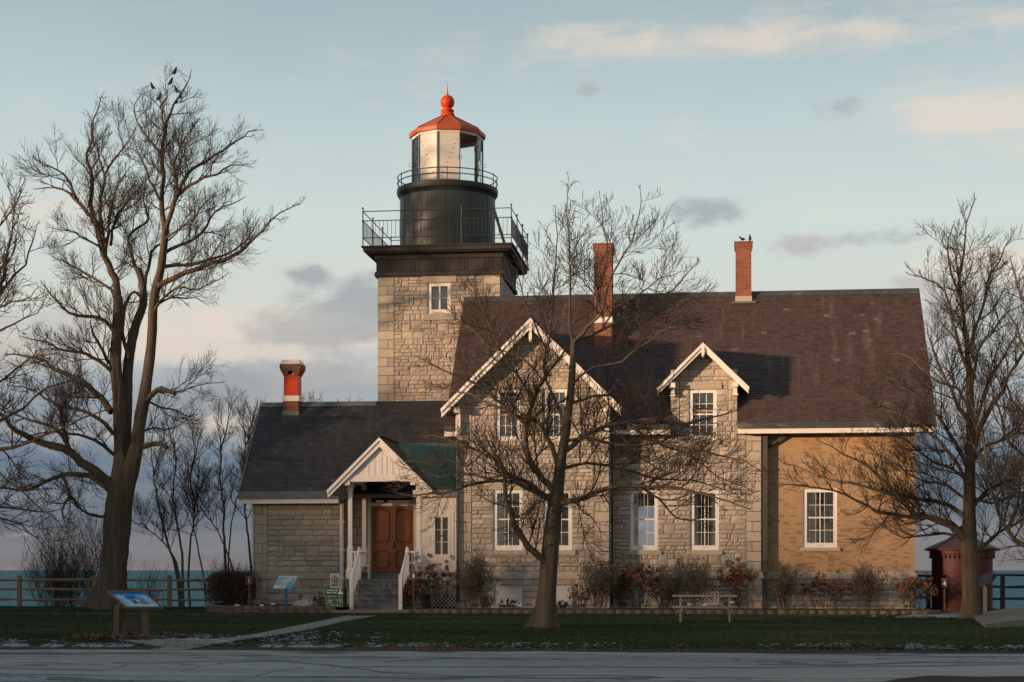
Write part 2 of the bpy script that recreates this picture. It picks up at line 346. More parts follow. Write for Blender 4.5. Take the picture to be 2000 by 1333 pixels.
c = t.mix(t.m('MULTIPLY', k, .85), c, (.03, .032, .033))
pt = t.smooth(t.noise(t.comb(t.m('MULTIPLY', x, .12), y, 3.0), .55, 5, .62), .54, .64); c = t.mix(t.m('MULTIPLY', pt, .8), c, (.075, .08, .082))
t.put(b.inputs['Base Color'], c); t.put(b.inputs['Roughness'], t.mix(pt, (.75, .75, .75), (.5, .5, .5))); b.inputs['Specular IOR Level'].default_value = .35
bp = t.new('ShaderNodeBump'); bp.inputs['Distance'].default_value = .012; t.put(bp.inputs['Height'], t.m('SUBTRACT', n2, k)); t.l.new(bp.outputs[0], b.inputs['Normal'])
t, b = nmat('lake'); tc = t.new('ShaderNodeTexCoord'); x, y, z = t.sep(tc.outputs['Object'])
wv = t.noise(t.comb(t.m('MULTIPLY', x, .8), t.m('MULTIPLY', y, .35)), .45, 6, .65, .4); wv2 = t.noise(t.comb(t.m('MULTIPLY', x, .02), t.m('MULTIPLY', y, .03)), 1.0, 4)
chop = t.smooth(wv, .46, .62); t.put(b.inputs['Base Color'], t.mix(t.m('MULTIPLY', chop, .75), t.mix(wv2, (.012, .08, .105), (.025, .12, .145)), (.10, .24, .28))); b.inputs['Roughness'].default_value = .55; b.inputs['IOR'].default_value = 1.33; b.inputs['Specular IOR Level'].default_value = .05
bp = t.new('ShaderNodeBump'); bp.inputs['Distance'].default_value = .9; t.l.new(wv, bp.inputs['Height']); t.l.new(bp.outputs[0], b.inputs['Normal'])

EDGE = 63.2
def edge_y(x): return EDGE+.35*sin(x*.6)+.25*sin(x*1.7+1)
m = MB()
xs = [-160+i*1.0 for i in range(321)]
for i in range(320):
    a, c_ = xs[i], xs[i+1]; m.face([(a, -140, 0), (c_, -140, 0), (c_, edge_y(c_), 0), (a, edge_y(a), 0)], 'lawn')
    m.face([(a, edge_y(a), 0), (c_, edge_y(c_), 0), (c_, edge_y(c_)+9, -14), (a, edge_y(a)+9, -14)], 'dirt')
struct(m.build('ground'))
m = MB(); m.face([(-9000, 60, -12), (9000, 60, -12), (14000, 30000, -12), (-14000, 30000, -12)], 'lake'); struct(m.build('water'))
# dirt verge and road: sheets 4 mm apart
def strip(name, mtl, x0, x1, ynear, yfar, z, kind='structure', n=160):
    m = MB()
    for i in range(n):
        a = x0+(x1-x0)*i/n; c_ = x0+(x1-x0)*(i+1)/n
        m.face([(a, ynear(a), z), (c_, ynear(c_), z), (c_, yfar(c_), z), (a, yfar(a), z)], mtl)
    return struct(m.build(name), kind)
W_ = lambda x, s: .18*sin(x*.9+s)+.12*sin(x*2.3+s*2)+.07*sin(x*5.1+s)
RY = lambda x: G(1000, 1274)[1]+.02*x
strip('verge', 'dirt', -60, 60, lambda x: 13, lambda x: RY(x)+1.45+W_(x, 1)*1.6, .004, n=500)
strip('road', 'asphalt', -60, 60, lambda x: 15.5, lambda x: RY(x)+W_(x, 4)*.7, .008, n=400)
R = gfr(77); m = MB(); tarz = .0105
for pl, wd in (([(610, 1277), (540, 1292), (430, 1297), (370, 1309), (250, 1330)], .22), ([(-20, 1306), (75, 1309), (200, 1312), (260, 1297), (450, 1292), (550, 1293), (675, 1304), (1000, 1304), (1400, 1306), (1760, 1303), (2020, 1299)], .20), ([(450, 1334), (490, 1327), (540, 1312), (600, 1304)], .22),
               ([(750, 1294), (850, 1288), (1000, 1287), (1400, 1288), (1600, 1290), (1800, 1286), (2020, 1284)], .16), ([(1480, 1299), (1620, 1301), (1800, 1295), (2020, 1296)], .3), ([(300, 1281), (420, 1283), (560, 1279)], .10), ([(900, 1281), (1100, 1279), (1250, 1282)], .08), ([(640, 1300), (760, 1316), (900, 1322), (1150, 1321), (1330, 1326)], .12), ([(1900, 1274), (1930, 1283), (1985, 1286)], .12), ([(0, 1322), (160, 1330), (300, 1334)], .3)):
    pl = interp(pl, 60) if False else pl
    pts = []
    for a, b_ in zip(pl[:-1], pl[1:]):
        A, B = G(*a), G(*b_); n = max(3, int(math.dist(A, B)/.22))
        for k in range(n): f_ = k/n; pts.append((A[0]+(B[0]-A[0])*f_+R.uniform(-.05, .05), A[1]+(B[1]-A[1])*f_+R.uniform(-.07, .07)))
    w0 = wd
    prev = None
    for k in range(len(pts)-1):
        w1 = max(.015, min(wd*1.6, w0+R.uniform(-.05, .05))); w1 = w1*.85+wd*.15*R.uniform(.3, 1.6)
        (x0_, y0_), (x1_, y1_) = pts[k], pts[k+1]; m.face([(x0_, y0_-w0/2, tarz), (x1_, y1_-w1/2, tarz), (x1_, y1_+w1/2, tarz), (x0_, y0_+w0/2, tarz)], 'tar'); w0 = w1
    tarz += .0004
struct(m.build('road'))
# near corner of grass at the lower right
c0 = G(1700, 1311)
def near_y(x):
    xa = PX(1690, 22.0); d = x-xa
    return 14 if d < 0 else min(23.05+.07*sin(x*5), 20.6+sqrt(max(0, d))*2.6)
m = MB(); xa = PX(1690, 22.0)
for i in range(240):
    a = xa+i*.1; c_ = a+.1
    m.face([(a, 13, .012), (c_, 13, .012), (c_, near_y(c_), .012), (a, near_y(a), .012)], 'dirt')
struct(m.build('verge'))
# concrete path
def ribbon(name, up, lo, mtl, z):
    m = MB(); n = min(len(up), len(lo))
    for i in range(n-1):
        a, b_, c_, d_ = G(*lo[i]), G(*lo[i+1]), G(*up[i+1]), G(*up[i])
        m.face([(p[0], p[1], z) for p in (a, b_, c_, d_)], mtl)
    return struct(m.build(name))
def interp(pl, k=24):
    o = []
    for i in range(k):
        t_ = i/(k-1)*(len(pl)-1); j = min(int(t_), len(pl)-2); f_ = t_-j; o.append(tuple(pl[j][q]*(1-f_)+pl[j+1][q]*f_ for q in (0, 1)))
    return o
ribbon('path', interp([(672, 1203.5), (640, 1211), (560, 1227), (500, 1239), (420, 1251), (340, 1262), (285, 1272)]), interp([(740, 1203.5), (672, 1215), (600, 1232), (540, 1242), (470, 1252), (410, 1262), (350, 1273)]), 'concrete', .012)
ribbon('path', interp([(235, 1241), (300, 1241), (370, 1249), (450, 1250)]), interp([(215, 1250), (290, 1262), (350, 1266), (430, 1259)]), 'concrete', .009)
sx0, sx1 = PX(660, 55.5), PX(800, 55.5)
m = MB(); m.box(sx0, sx1+.2, 54.35, 57.2, 0, .09, 'concrete'); struct(m.build('path'))
ribbon('path', [(1770, 1203), (1860, 1196), (1872, 1188)], [(1895, 1209), (1885, 1203), (1899, 1189)], 'concrete', .01)

# ================================================================== LIGHTHOUSE KEEPER'S HOUSE
Ye, Yw, Yg, Yb, Yr = 57.3, 57.75, 57.0, 57.95, 61.9          # main eave, stone wall, front gable wall, brick wall, ridge
SL = 1.117
ZE = PZ(832, Ye); ZR = ZE+SL*(Yr-Ye)
YBK = 2*Yr-Yw                                                  # back wall
xl, xr = PX(868, Ye), PX(1829, Ye)                             # rakes
gx0, gx1 = PX(893, Yg), PX(1190, Yg); bx0, bx1 = PX(1492, Yb), PX(1787, Yb)
HO = (gx0+2, Yw, 0)
house = thing('keepers_house', HO, 'long stone and tan brick keeper\'s house with purple slate roof and front gable', 'house')

def wall_stones(m, O, A, N, s0, s1, z0, z1, openings=(), gable=None, rows=(.10, .21), wid=(.18, .48), q=None, seed=1, mats=('stone', 'mortar'), thick=.3, dressed=None, quoin=(0, 0)):
    """random coursed rock-faced ashlar; O origin, A along, N outward; gable=(s_apex, z_apex, slope)"""
    R = gfr(seed); brk = {z0, z1}
    if quoin[0] or quoin[1]:
        qh = .33; zq = z1 if not gable else min(z1, gable[1]-(max(gable[0]-s0, s1-gable[0])-.5)/gable[2])
        n_ = max(1, round((zq-z0)/qh)); qh = (zq-z0)/n_; openings = list(openings)
        for side in (0, 1):
            w_ = quoin[side]
            if not w_: continue
            a_, b_ = (s0, s0+w_) if side == 0 else (s1-w_, s1); openings.append((a_, b_, z0-1, zq))
            P0 = lambda s, z, o: (O[0]+A[0]*s+N[0]*o, O[1]+A[1]*s+N[1]*o, z)
            m.hexa([P0(s, z, o) for z in (z0, zq) for (s, o) in ((a_, 0), (b_, 0), (b_, -thick), (a_, -thick))], mats[1])
            for k in range(n_):
                c_, d_ = z0+k*qh+.006, z0+(k+1)*qh-.006; full = k % 2; L_ = w_ if full else w_*.62
                x0_, x1_ = (a_, a_+L_) if side == 0 else (b_-L_, b_)
                for (p0, p1, mt) in ((x0_, x1_, 'dressed_stone'),)+(() if full else (((x1_, b_) if side == 0 else (a_, x0_))+(mats[0],),)):
                    q = [P0(s, z, 0) for s, z in ((p0+.006, c_), (p1-.006, c_), (p1-.006, d_), (p0+.006, d_))]+[P0(s, z, .028) for s, z in ((p0+.012, c_+.006), (p1-.012, c_+.006), (p1-.012, d_-.006), (p0+.012, d_-.006))]
                    m.raw(q, [(4, 5, 6, 7), (0, 1, 5, 4), (1, 2, 6, 5), (2, 3, 7, 6), (3, 0, 4, 7)], mt, R.random())
        quoin = (0, 0); brk |= {zq}
    for (a, b_, c_, d_) in openings: brk |= {c_, d_}
    brk = sorted(x for x in brk if z0 <= x <= z1); zs = [z0]
    for k in range(len(brk)-1):
        lo, hi = brk[k], brk[k+1]; z = lo
        while hi-z > rows[1]*1.25: z += R.uniform(*rows); zs.append(z)
        zs.append(hi)
    def pt(s, z, o): return (O[0]+A[0]*s+N[0]*o, O[1]+A[1]*s+N[1]*o, z)
    taken = []
    for r in range(len(zs)-1):
        za, zb = zs[r], zs[r+1]; prev = taken; taken = []
        if zb-za < .02: continue
        lo, hi = s0, s1; lot, hit = s0, s1
        if gable:
            h = (gable[1]-(za*.9+zb*.1))/gable[2]; lo, hi = max(s0, gable[0]-h), min(s1, gable[0]+h)
            if hi-lo < .05: continue
        seg = [(lo, hi)]
        for (a, b_, c_, d_) in openings:
            if c_ < zb-.001 and d_ > za+.001:
                ns = []
                for (p, q_) in seg:
                    if b_ <= p or a >= q_: ns.append((p, q_)); continue
                    if a > p: ns.append((p, a))
                    if b_ < q_: ns.append((b_, q_))
                seg = ns
        for (p, q_) in seg:
            if q_-p < .01: continue
            vs = [pt(s, z, o) for z in (za, zb) for (s, o) in ((p, 0), (q_, 0), (q_, -thick), (p, -thick))]
            m.hexa(vs, mats[1])
            s = p; first = True
            while s < q_-.02:
                w_ = R.uniform(*wid)*(1.0 if zb-za < .2 else 1.15)
                ql = quoin[0] and first and abs(p-s0) < .01; 
                if ql: w_ = quoin[0]*(1.0 if r % 2 else .62)
                e = s+w_
                if q_-e < wid[0]*.8: e = q_
                if quoin[1] and abs(q_-s1) < .01 and e > s1-quoin[1]-.05:
                    qs = s1-quoin[1]*(1.0 if r % 2 else .62)
                    if s < qs-.06: e = qs
                    else: e = q_
                isq = ql or (quoin[1] and abs(e-s1) < .01 and abs(q_-s1) < .01)
                hit = [(t0, t1) for t0, t1 in prev if t0 < e-.001 and t1 > s+.001]
                if hit:                                        # a tall stone of the course below stands here
                    if hit[0][0] > s+.02: e = hit[0][0]
                    else: s = max(s, hit[0][1]); first = False; continue
                ztop = zb
                if not gable and not dressed and r+2 < len(zs) and .05 < zs[r+2]-zb < .22 and zb-za < .22 and e-s < .5 and s > p+.01 and e < q_-.01 and R.random() < .22 and not any(o_[0] < e+.01 and o_[1] > s-.01 and o_[2] < zs[r+2]+.01 and o_[3] > za-.01 for o_ in openings) and not (quoin[0] and s < s0+quoin[0]+.02) and not (quoin[1] and e > s1-quoin[1]-.02): ztop = zs[r+2]; taken.append((s, e))
                g = .009; a, b_, c_, d_ = s+g, e-g, za+g, ztop-g
                tin = R.random()**1.25*.99
                if isq or dressed:
                    o = .035; bb = .008
                    f = [pt(a, c_, 0), pt(b_, c_, 0), pt(b_, d_, 0), pt(a, d_, 0), pt(a+bb, c_+bb, o), pt(b_-bb, c_+bb, o), pt(b_-bb, d_-bb, o), pt(a+bb, d_-bb, o)]
                    m.raw(f, [(4, 5, 6, 7), (0, 1, 5, 4), (1, 2, 6, 5), (2, 3, 7, 6), (3, 0, 4, 7)], 'dressed_stone', tin)
                else:
                    base = R.uniform(.012, .022); nx, nz = 4, 3; vs = []
                    for j in range(nz+1):
                        for i in range(nx+1):
                            edge = i in (0, nx) or j in (0, nz)
                            o = (0.0 if edge else base+R.uniform(-.006, .016))
                            ii, jj = i/nx, j/nz
                            if not edge:
                                ii = (ii-.5)*1.35+.5+R.uniform(-.05, .05); jj = (jj-.5)*1.6+.5+R.uniform(-.07, .07)
                            else: o = .004
                            vs.append(pt(a+(b_-a)*ii, c_+(d_-c_)*jj, o))
                    m.raw(vs, [(j*(nx+1)+i, j*(nx+1)+i+1, (j+1)*(nx+1)+i+1, (j+1)*(nx+1)+i) for j in range(nz) for i in range(nx)], mats[0], tin)
                s = e; first = False
X1, NF, NR, NL = (1, 0), (0, -1), (1, 0), (-1, 0)
def opn(u0, u1, v0, v1, Y): return (PX(u0, Y), PX(u1, Y), PZ(v1, Y, (u0+u1)/2), PZ(v0, Y, (u0+u1)/2))
LEDZ0, LEDZ1 = PZ(1131, Yg), PZ(1117, Yg)

# --- openings
o_gl = [opn(964, 1021, 957, 1075, Yg), opn(1062, 1117, 957, 1075, Yg)]
o_gu = [opn(969, 1016, 760, 862, Yg), opn(1062, 1110, 760, 862, Yg)]
o_gb = [opn(965, 1021, 1144, 1182, Yg), opn(1062, 1118, 1144, 1182, Yg)]
o_ml = [opn(1231, 1285, 957, 1075, Yw), opn(1349, 1404, 957, 1075, Yw)]
o_md = [opn(1346, 1400, 761, 860, Yw)]
o_mb = [opn(1237, 1290, 1146, 1182, Yw), opn(1350, 1405, 1146, 1182, Yw)]
o_br = [opn(1569, 1635, 955, 1070, Yb)]
gxc = PX(1036, Yg); gza = PZ(640, Yg, 1036)
m = MB()
wall_stones(m, (0, Yg), X1, NF, gx0, gx1, LEDZ1, gza, o_gl+o_gu, gable=(gxc, gza-.05, 1.0), seed=3, quoin=(.5, .5))
wall_stones(m, (0, Yg-.03), X1, NF, gx0-.03, gx1+.03, 0, LEDZ0, o_gb, rows=(.18, .28), wid=(.3, .75), seed=4, quoin=(.5, .5))
wall_stones(m, (gx1, Yg), (0, 1), NR, 0, Yw-Yg+.1, 0, ZE+1.2, rows=(.15, .28), seed=5)
m.box(gx0-.02, gx0+.28, Yg+.02, Yw+3, 0, ZE+.9, 'stone')
# main stone wall, with the dormer face growing out of it
dx0, dx1 = PX(1310, Yw), PX(1440, Yw); dxc = PX(1373, Yw); dza = PZ(684, Yw, 1373)
mx1 = PX(1487, Yw)
wall_stones(m, (0, Yw), X1, NF, gx1, mx1, LEDZ1, ZE+.15, o_ml+[(o_md[0][0], o_md[0][1], o_md[0][2], ZE+.15)], seed=6, quoin=(0, .5))
wall_stones(m, (0, Yw), X1, NF, dx0, dx1, ZE+.15, dza, [(o_md[0][0], o_md[0][1], ZE+.15, o_md[0][3])], gable=(dxc, dza, 1.0), seed=7, quoin=(.3, .3))
wall_stones(m, (0, Yw-.03), X1, NF, gx1, mx1+.04, 0, LEDZ0, o_mb, rows=(.18, .28), wid=(.3, .75), seed=8, quoin=(0, .5))
wall_stones(m, (mx1, Yw), (0, 1), NR, 0, .3, 0, ZE+.1, seed=9)
wall_stones(m, (0, Yb-.03), X1, NF, mx1+.02, bx1+.03, 0, LEDZ0, rows=(.15, .22), wid=(.25, .6), seed=10)
m.build('wall', house)
# dormer cheeks
m = MB(); yd = lambda z: Ye+(z-ZE)/SL
for x0, x1 in ((dx0, dx0+.2), (dx1-.2, dx1)):
    m.hexa([(x0, Yw+.02, ZE-.2), (x1, Yw+.02, ZE-.2), (x1, yd(ZE)+.6, ZE-.2), (x0, yd(ZE)+.6, ZE-.2), (x0, Yw+.02, ZE+1.35), (x1, Yw+.02, ZE+1.35), (x1, yd(ZE+1.35)+.2, ZE+1.35), (x0, yd(ZE+1.35)+.2, ZE+1.35)], 'stone', .4); m.build('dormer_cheek', house); m = MB()
# dressed belt course
m = MB()
def belt(x0, x1, Y, out=.09):
    R = gfr(int(x0*7)); x = x0
    while x < x1-.05:
        e = min(x+R.uniform(.9, 1.3), x1)
        if x1-e < .4: e = x1
        m.hexa([(x+.004, Y-out, LEDZ0), (e-.004, Y-out, LEDZ0), (e-.004, Y+.2, LEDZ0), (x+.004, Y+.2, LEDZ0), (x+.004, Y-out+.02, LEDZ1), (e-.004, Y-out+.02, LEDZ1), (e-.004, Y+.2, LEDZ1), (x+.004, Y+.2, LEDZ1)], 'dressed_stone', R.random()); x = e
belt(gx0-.08, gx1+.08, Yg); belt(gx1+.09, mx1+.09, Yw); belt(mx1+.1, bx1+.08, Yb)
m.build('belt_course', house)
# tan brick wall, with its opening
m = MB()
def holed(m, x0, x1, z0, z1, Y, ops, mtl, th=.3):
    xs = sorted({x0, x1, *[o[0] for o in ops], *[o[1] for o in ops]}); zs = sorted({z0, z1, *[o[2] for o in ops], *[o[3] for o in ops]})
    for i in range(len(xs)-1):
        for j in range(len(zs)-1):
            cx, cz = (xs[i]+xs[i+1])/2, (zs[j]+zs[j+1])/2
            if any(o[0] < cx < o[1] and o[2] < cz < o[3] for o in ops): continue
            m.box(xs[i], xs[i+1], Y, Y+th, zs[j], zs[j+1], mtl)
holed(m, mx1+.02, bx1, LEDZ1, ZE+.1, Yb, o_br, 'tan_brick'); m.build('brick_wall', house)
# end and back walls and a dark inside
m = MB(); m.box(bx1-.3, bx1-.002, Yb+.3, YBK, 0, ZE, 'tan_brick'); 
m.face([(bx1-.01, Yb, ZE), (bx1-.01, YBK, ZE), (bx1-.01, Yr, ZR-.3)], 'tan_brick')
bo = (PX(1246, YBK), PX(1296, YBK), PZ(1072, YBK, 1270), PZ(990, YBK, 1270))
holed(m, xl+.4, bx1-.3, 0, ZE+.3, YBK, [bo], 'stone'); m.box(xl+.4, xl+.7, Yw+2.2, YBK, 0, ZE, 'stone')
m.face([(xl+.45, Yw, ZE), (xl+.45, YBK, ZE), (xl+.45, Yr, ZR-.3)], 'stone')
m.build('end_wall', house)
m = MB(); m.box(gx0+.3, bx1-.35, Yw+.35, YBK-.01, LEDZ0, LEDZ0+.05, 'interior'); m.box(gx0+.3, bx1-.35, Yw+.35, YBK-.01, PZ(880, Yw), PZ(880, Yw)+.05, 'interior')
for xx in (gx1-.1, PX(1315, Yw), mx1): m.box(xx, xx+.1, Yw+.35, YBK-.01, 0, ZE, 'interior')
m.box(gx0+.3, PX(1225, Yw), Yw+3.3, Yw+3.35, 0, ZE+3, 'interior'); m.box(PX(1330, Yw), bx1-.4, Yw+3.3, Yw+3.35, 0, ZE+2, 'interior')
m.build('inner_wall', house)

# --- windows
def window(o, Y, parent, kind='tall', curtain=None, sill=False, rec=.06, rows=None):
    x0, x1, z0, z1 = o; yf = Y+rec; fw = .12 if x1-x0 > .7 else .09
    m = MB()
    for a, b_, c_, d_ in ((x0, x0+fw, z0, z1), (x1-fw, x1, z0, z1), (x0+fw, x1-fw, z1-fw, z1), (x0+fw, x1-fw, z0, z0+fw*1.35)): m.box(a, b_, yf-.03, yf+.1, c_, d_, 'white_trim')
    ix0, ix1, iz0, iz1 = x0+fw, x1-fw, z0+fw*1.35, z1-fw; zm = (iz0+iz1)/2
    if not rows: m.box(ix0, ix1, yf+.012, yf+.09, zm-.025, zm+.025, 'white_trim')
    w_ = ix1-ix0
    if kind == 'tall': vs = [(.34, .012), (.5, .03), (.67, .012)]
    elif kind == 'grid': vs = [(1/3, .02), (2/3, .02)]
    else: vs = [(.5, .06)]
    for p, t_ in vs: m.box(ix0+w_*p-t_/2, ix0+w_*p+t_/2, yf+.022, yf+.07, iz0, zm-.0255, 'white_trim'); m.box(ix0+w_*p-t_/2, ix0+w_*p+t_/2, yf+.022, yf+.07, zm+.0255, iz1, 'white_trim')
    for q in ([iz0+(iz1-iz0)*j/rows for j in range(1, rows)] if rows else ((iz0+zm)/2, (iz1+zm)/2)): m.box(ix0, ix1, yf+.026, yf+.066, q-.009, q+.009, 'white_trim')
    fr = m.build('window', parent, bevel=0)
    if kind in ('tall',):
        m = MB()
        for k in (-1, 0, 1): m = MB(); m.tube([((x0+x1)/2+k*.07, yf-.031, z0+fw*.6), ((x0+x1)/2+k*.07, yf-.036, z0+fw*.6)], .014, 'sign_ink', 8); m.build('vent_hole', fr)
    m = MB(); m.face([(ix0-.01, yf+.045, iz0-.01), (ix1+.01, yf+.045, iz0-.01), (ix1+.01, yf+.045, iz1+.01), (ix0-.01, yf+.045, iz1+.01)], 'window_glass'); m.build('pane', fr)
    if curtain:
        m = MB()
        for (p, q_) in curtain:
            a, b_ = ix0+w_*p, ix0+w_*q_; n = max(4, int((b_-a)/.03))
            for i in range(n):
                u0, u1 = a+(b_-a)*i/n, a+(b_-a)*(i+1)/n; d0, d1 = .03*sin(i*1.9), .03*sin((i+1)*1.9)
                m.face([(u0, yf+.12+d0, iz0-.05), (u1, yf+.12+d1, iz0-.05), (u1, yf+.12+d1, iz1+.05), (u0, yf+.12+d0, iz1+.05)], 'curtain')
        m.build('curtain', fr)
    if sill:
        m = MB(); m.box(x0-.1, x1+.1, Y-.07, Y+.1, z0-.11, z0-.003, 'dressed_stone', .8); m.build('sill', fr)
    return fr
for o in o_gl: window(o, Yg, house, curtain=((0, .3),))
for o in o_gu: window(o, Yg, house, 'grid', curtain=((0, 1),))
window(o_ml[0], Yw, house, curtain=((0, .22),)); window(o_ml[1], Yw, house, curtain=((0, .2), (.82, 1)))
window(o_md[0], Yw, house, 'grid', curtain=((0, 1),))
window(o_br[0], Yb, house, curtain=((0, .33), (.62, 1)), sill=True)
# dressed sills and lintels round the stone openings
m = MB()
for ops, Y in ((o_gl, Yg), (o_gu, Yg), (o_ml, Yw), (o_md, Yw)):
    for i, (a, b_, c_, d_) in enumerate(ops):
        m = MB(); m.box(a-.12, b_+.12, Y-.075, Y+.12, c_-.16, c_-.004, 'dressed_stone', .3+.4*i); m.build('stone_sill', house); m = MB(); m.box(a-.16, b_+.16, Y-.055, Y+.12, d_+.004, d_+.24, 'dressed_stone', .2+.4*i); m.build('lintel', house)
# lattice vents at the foot of the wall
def lattice(m, x0, x1, z0, z1, Y, pitch=.13, w_=.035, mtl='white_trim', frame=.04):
    for a, b_, c_, d_ in ((x0, x0+frame, z0, z1), (x1-frame, x1, z0, z1), (x0+frame, x1-frame, z1-frame, z1), (x0+frame, x1-frame, z0, z0+frame)):
        if frame: m.box(a, b_, Y-.02, Y+.02, c_, d_, mtl)
    for sgn in (1, -1):
        k = x0-(z1-z0)-(x1-x0)
        while k < x1+(z1-z0):
            # line x = k + sgn*(z-z0) clipped
            pts = []
            za, zb = z0, z1
            xa, xb = k+(0 if sgn > 0 else (z1-z0)), k+((z1-z0) if sgn > 0 else 0)
            # clip in x
            def zat(x): return z0+(x-xa)/(xb-xa)*(z1-z0)
            lo, hi = min(xa, xb), max(xa, xb)
            if hi > x0 and lo < x1:
                cl, ch = max(lo, x0), min(hi, x1)
                if ch-cl > .02: m.bar((cl, Y+(.004 if sgn > 0 else -.006), zat(cl)), (ch, Y+(.004 if sgn > 0 else -.006), zat(ch)), .008, w_, mtl, up=(0, 0, 1))
            k += pitch
for o, Y in ((o_gb[0], Yg), (o_gb[1], Yg), (o_mb[0], Yw), (o_mb[1], Yw)):
    m = MB(); lattice(m, o[0]+.01, o[1]-.01, o[2]+.01, o[3]-.01, Y+.03)
    if Y == Yg: m.box(o[0], o[1], Y+.06, Y+.1, o[2], o[3], 'white_paint')
    m.build('lattice_vent', house)

# --- slates
def slates(m, E, A, U, length_fn, rows, course=.125, width=(.17, .28), mtl='slate', seed=2, lift=.026, th=.016):
    """E eave start, A unit along the eave, U unit up the slope; length_fn(k, d) -> list of (s0, s1)"""
    A = np.array(A, float); U = np.array(U, float); N = np.cross(A, U); N /= np.linalg.norm(N)
    if N[2] < 0: N = -N
    R = gfr(seed); E = np.array(E, float)
    for k in range(rows):
        d0 = k*course; d1 = d0+course*1.06; rowt = R.uniform(-.06, .06)
        for (s0, s1) in length_fn(k, d0):
            s = s0-R.uniform(0, .1)
            while s < s1:
                w_ = R.uniform(*width); e = s+w_; a, b_ = max(s, s0), min(e, s1)
                if b_-a > .01:
                    j = R.uniform(0, .006); l = lift+R.uniform(-.003, .006); dd = R.uniform(-.006, .006)
                    p = [E+A*(a+.002)+U*(d0+dd)+N*(l-th), E+A*(b_-.002)+U*(d0+dd)+N*(l-th), E+A*(b_-.002)+U*d1+N*(.001), E+A*(a+.002)+U*d1+N*(.001),
                         E+A*(a+.002)+U*(d0+dd)+N*l, E+A*(b_-.002)+U*(d0+dd)+N*(l+j*.5), E+A*(b_-.002)+U*d1+N*(th), E+A*(a+.002)+U*d1+N*(th)]
                    r_ = R.random(); tin = (.93+R.random()*.07) if r_ > .985 else min(.92, max(0, R.gauss(.45, .24)+rowt))
                    m.raw([tuple(q) for q in p], [(4, 5, 6, 7), (0, 1, 5, 4), (1, 2, 6, 5), (3, 0, 4, 7)], mtl, tin)
                s = e
def slope_slab(m, a, b_, c_, d_, th, mt, mb=None):
    """a,b eave; c,d ridge: slab thickened downwards"""
    dn = lambda p: (p[0], p[1], p[2]-th)
    m.raw([a, b_, c_, d_, dn(a), dn(b_), dn(c_), dn(d_)], [(0, 1, 2, 3), (7, 6, 5, 4), (0, 4, 5, 1), (1, 5, 6, 2), (2, 6, 7, 3), (3, 7, 4, 0)], mt)
nrm = lambda v: tuple(np.array(v)/np.linalg.norm(v))
Lm = sqrt((Yr-Ye)**2+(ZR-ZE)**2); Um = nrm((0, Yr-Ye, ZR-ZE))
roof = MB()
def main_fn(k, d):
    y = Ye+d*Um[1]
    if y < Yw+.05: return [(0, gx0-xl), (gx1-xl, dx0-xl), (dx1-xl, xr-xl)]
    return [(0, xr-xl)]
slates(roof, (xl, Ye, ZE), (1, 0, 0), Um, main_fn, int(Lm/.125)+1, seed=11)
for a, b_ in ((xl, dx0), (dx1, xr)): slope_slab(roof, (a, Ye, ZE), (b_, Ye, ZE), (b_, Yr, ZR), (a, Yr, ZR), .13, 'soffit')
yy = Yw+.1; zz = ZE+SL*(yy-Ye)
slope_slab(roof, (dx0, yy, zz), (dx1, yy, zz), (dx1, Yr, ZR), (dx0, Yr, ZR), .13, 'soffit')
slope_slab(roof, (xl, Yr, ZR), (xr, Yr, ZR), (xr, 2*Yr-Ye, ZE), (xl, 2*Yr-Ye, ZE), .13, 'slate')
roof_o = roof.build('roof', house)
m = MB(); R = gfr(5); x = xl
while x < xr:
    e = min(x+1.8, xr); m.hexa([(x, Yr-.16, ZR-.13), (e-.006, Yr-.16, ZR-.13), (e-.006, Yr+.16, ZR-.13), (x, Yr+.16, ZR-.13), (x, Yr-.03, ZR+.055), (e-.006, Yr-.03, ZR+.055), (e-.006, Yr+.03, ZR+.055), (x, Yr+.03, ZR+.055)], 'gutter_dark'); x = e
m.build('ridge_cap', roof_o)
# gutters and fascias of the main eave
m = MB()
for a, b_ in ((xl, gx0-.02), (gx1+.4, dx0-.01), (dx1+.01, xr)): m.box(a, b_, Ye-.13, Ye+.02, ZE-.14, ZE-.0, 'gutter_dark'); m.box(a, b_, Ye-.10, Ye-.02, ZE+.003, ZE+.05, 'gutter_dark'); m.build('gutter', house); m = MB()
for a, b_ in ((xl, gx0-.02), (gx1+.1, dx0-.01), (dx1+.01, xr)): m.box(a, b_, Ye-.04, Ye+.03, ZE-.31, ZE-.143, 'white_paint'); m.build('fascia', house); m = MB(); m.box(a, b_, Ye+.032, Yw+.25, ZE-.30, ZE-.26, 'soffit'); m.build('soffit', house); m = MB()

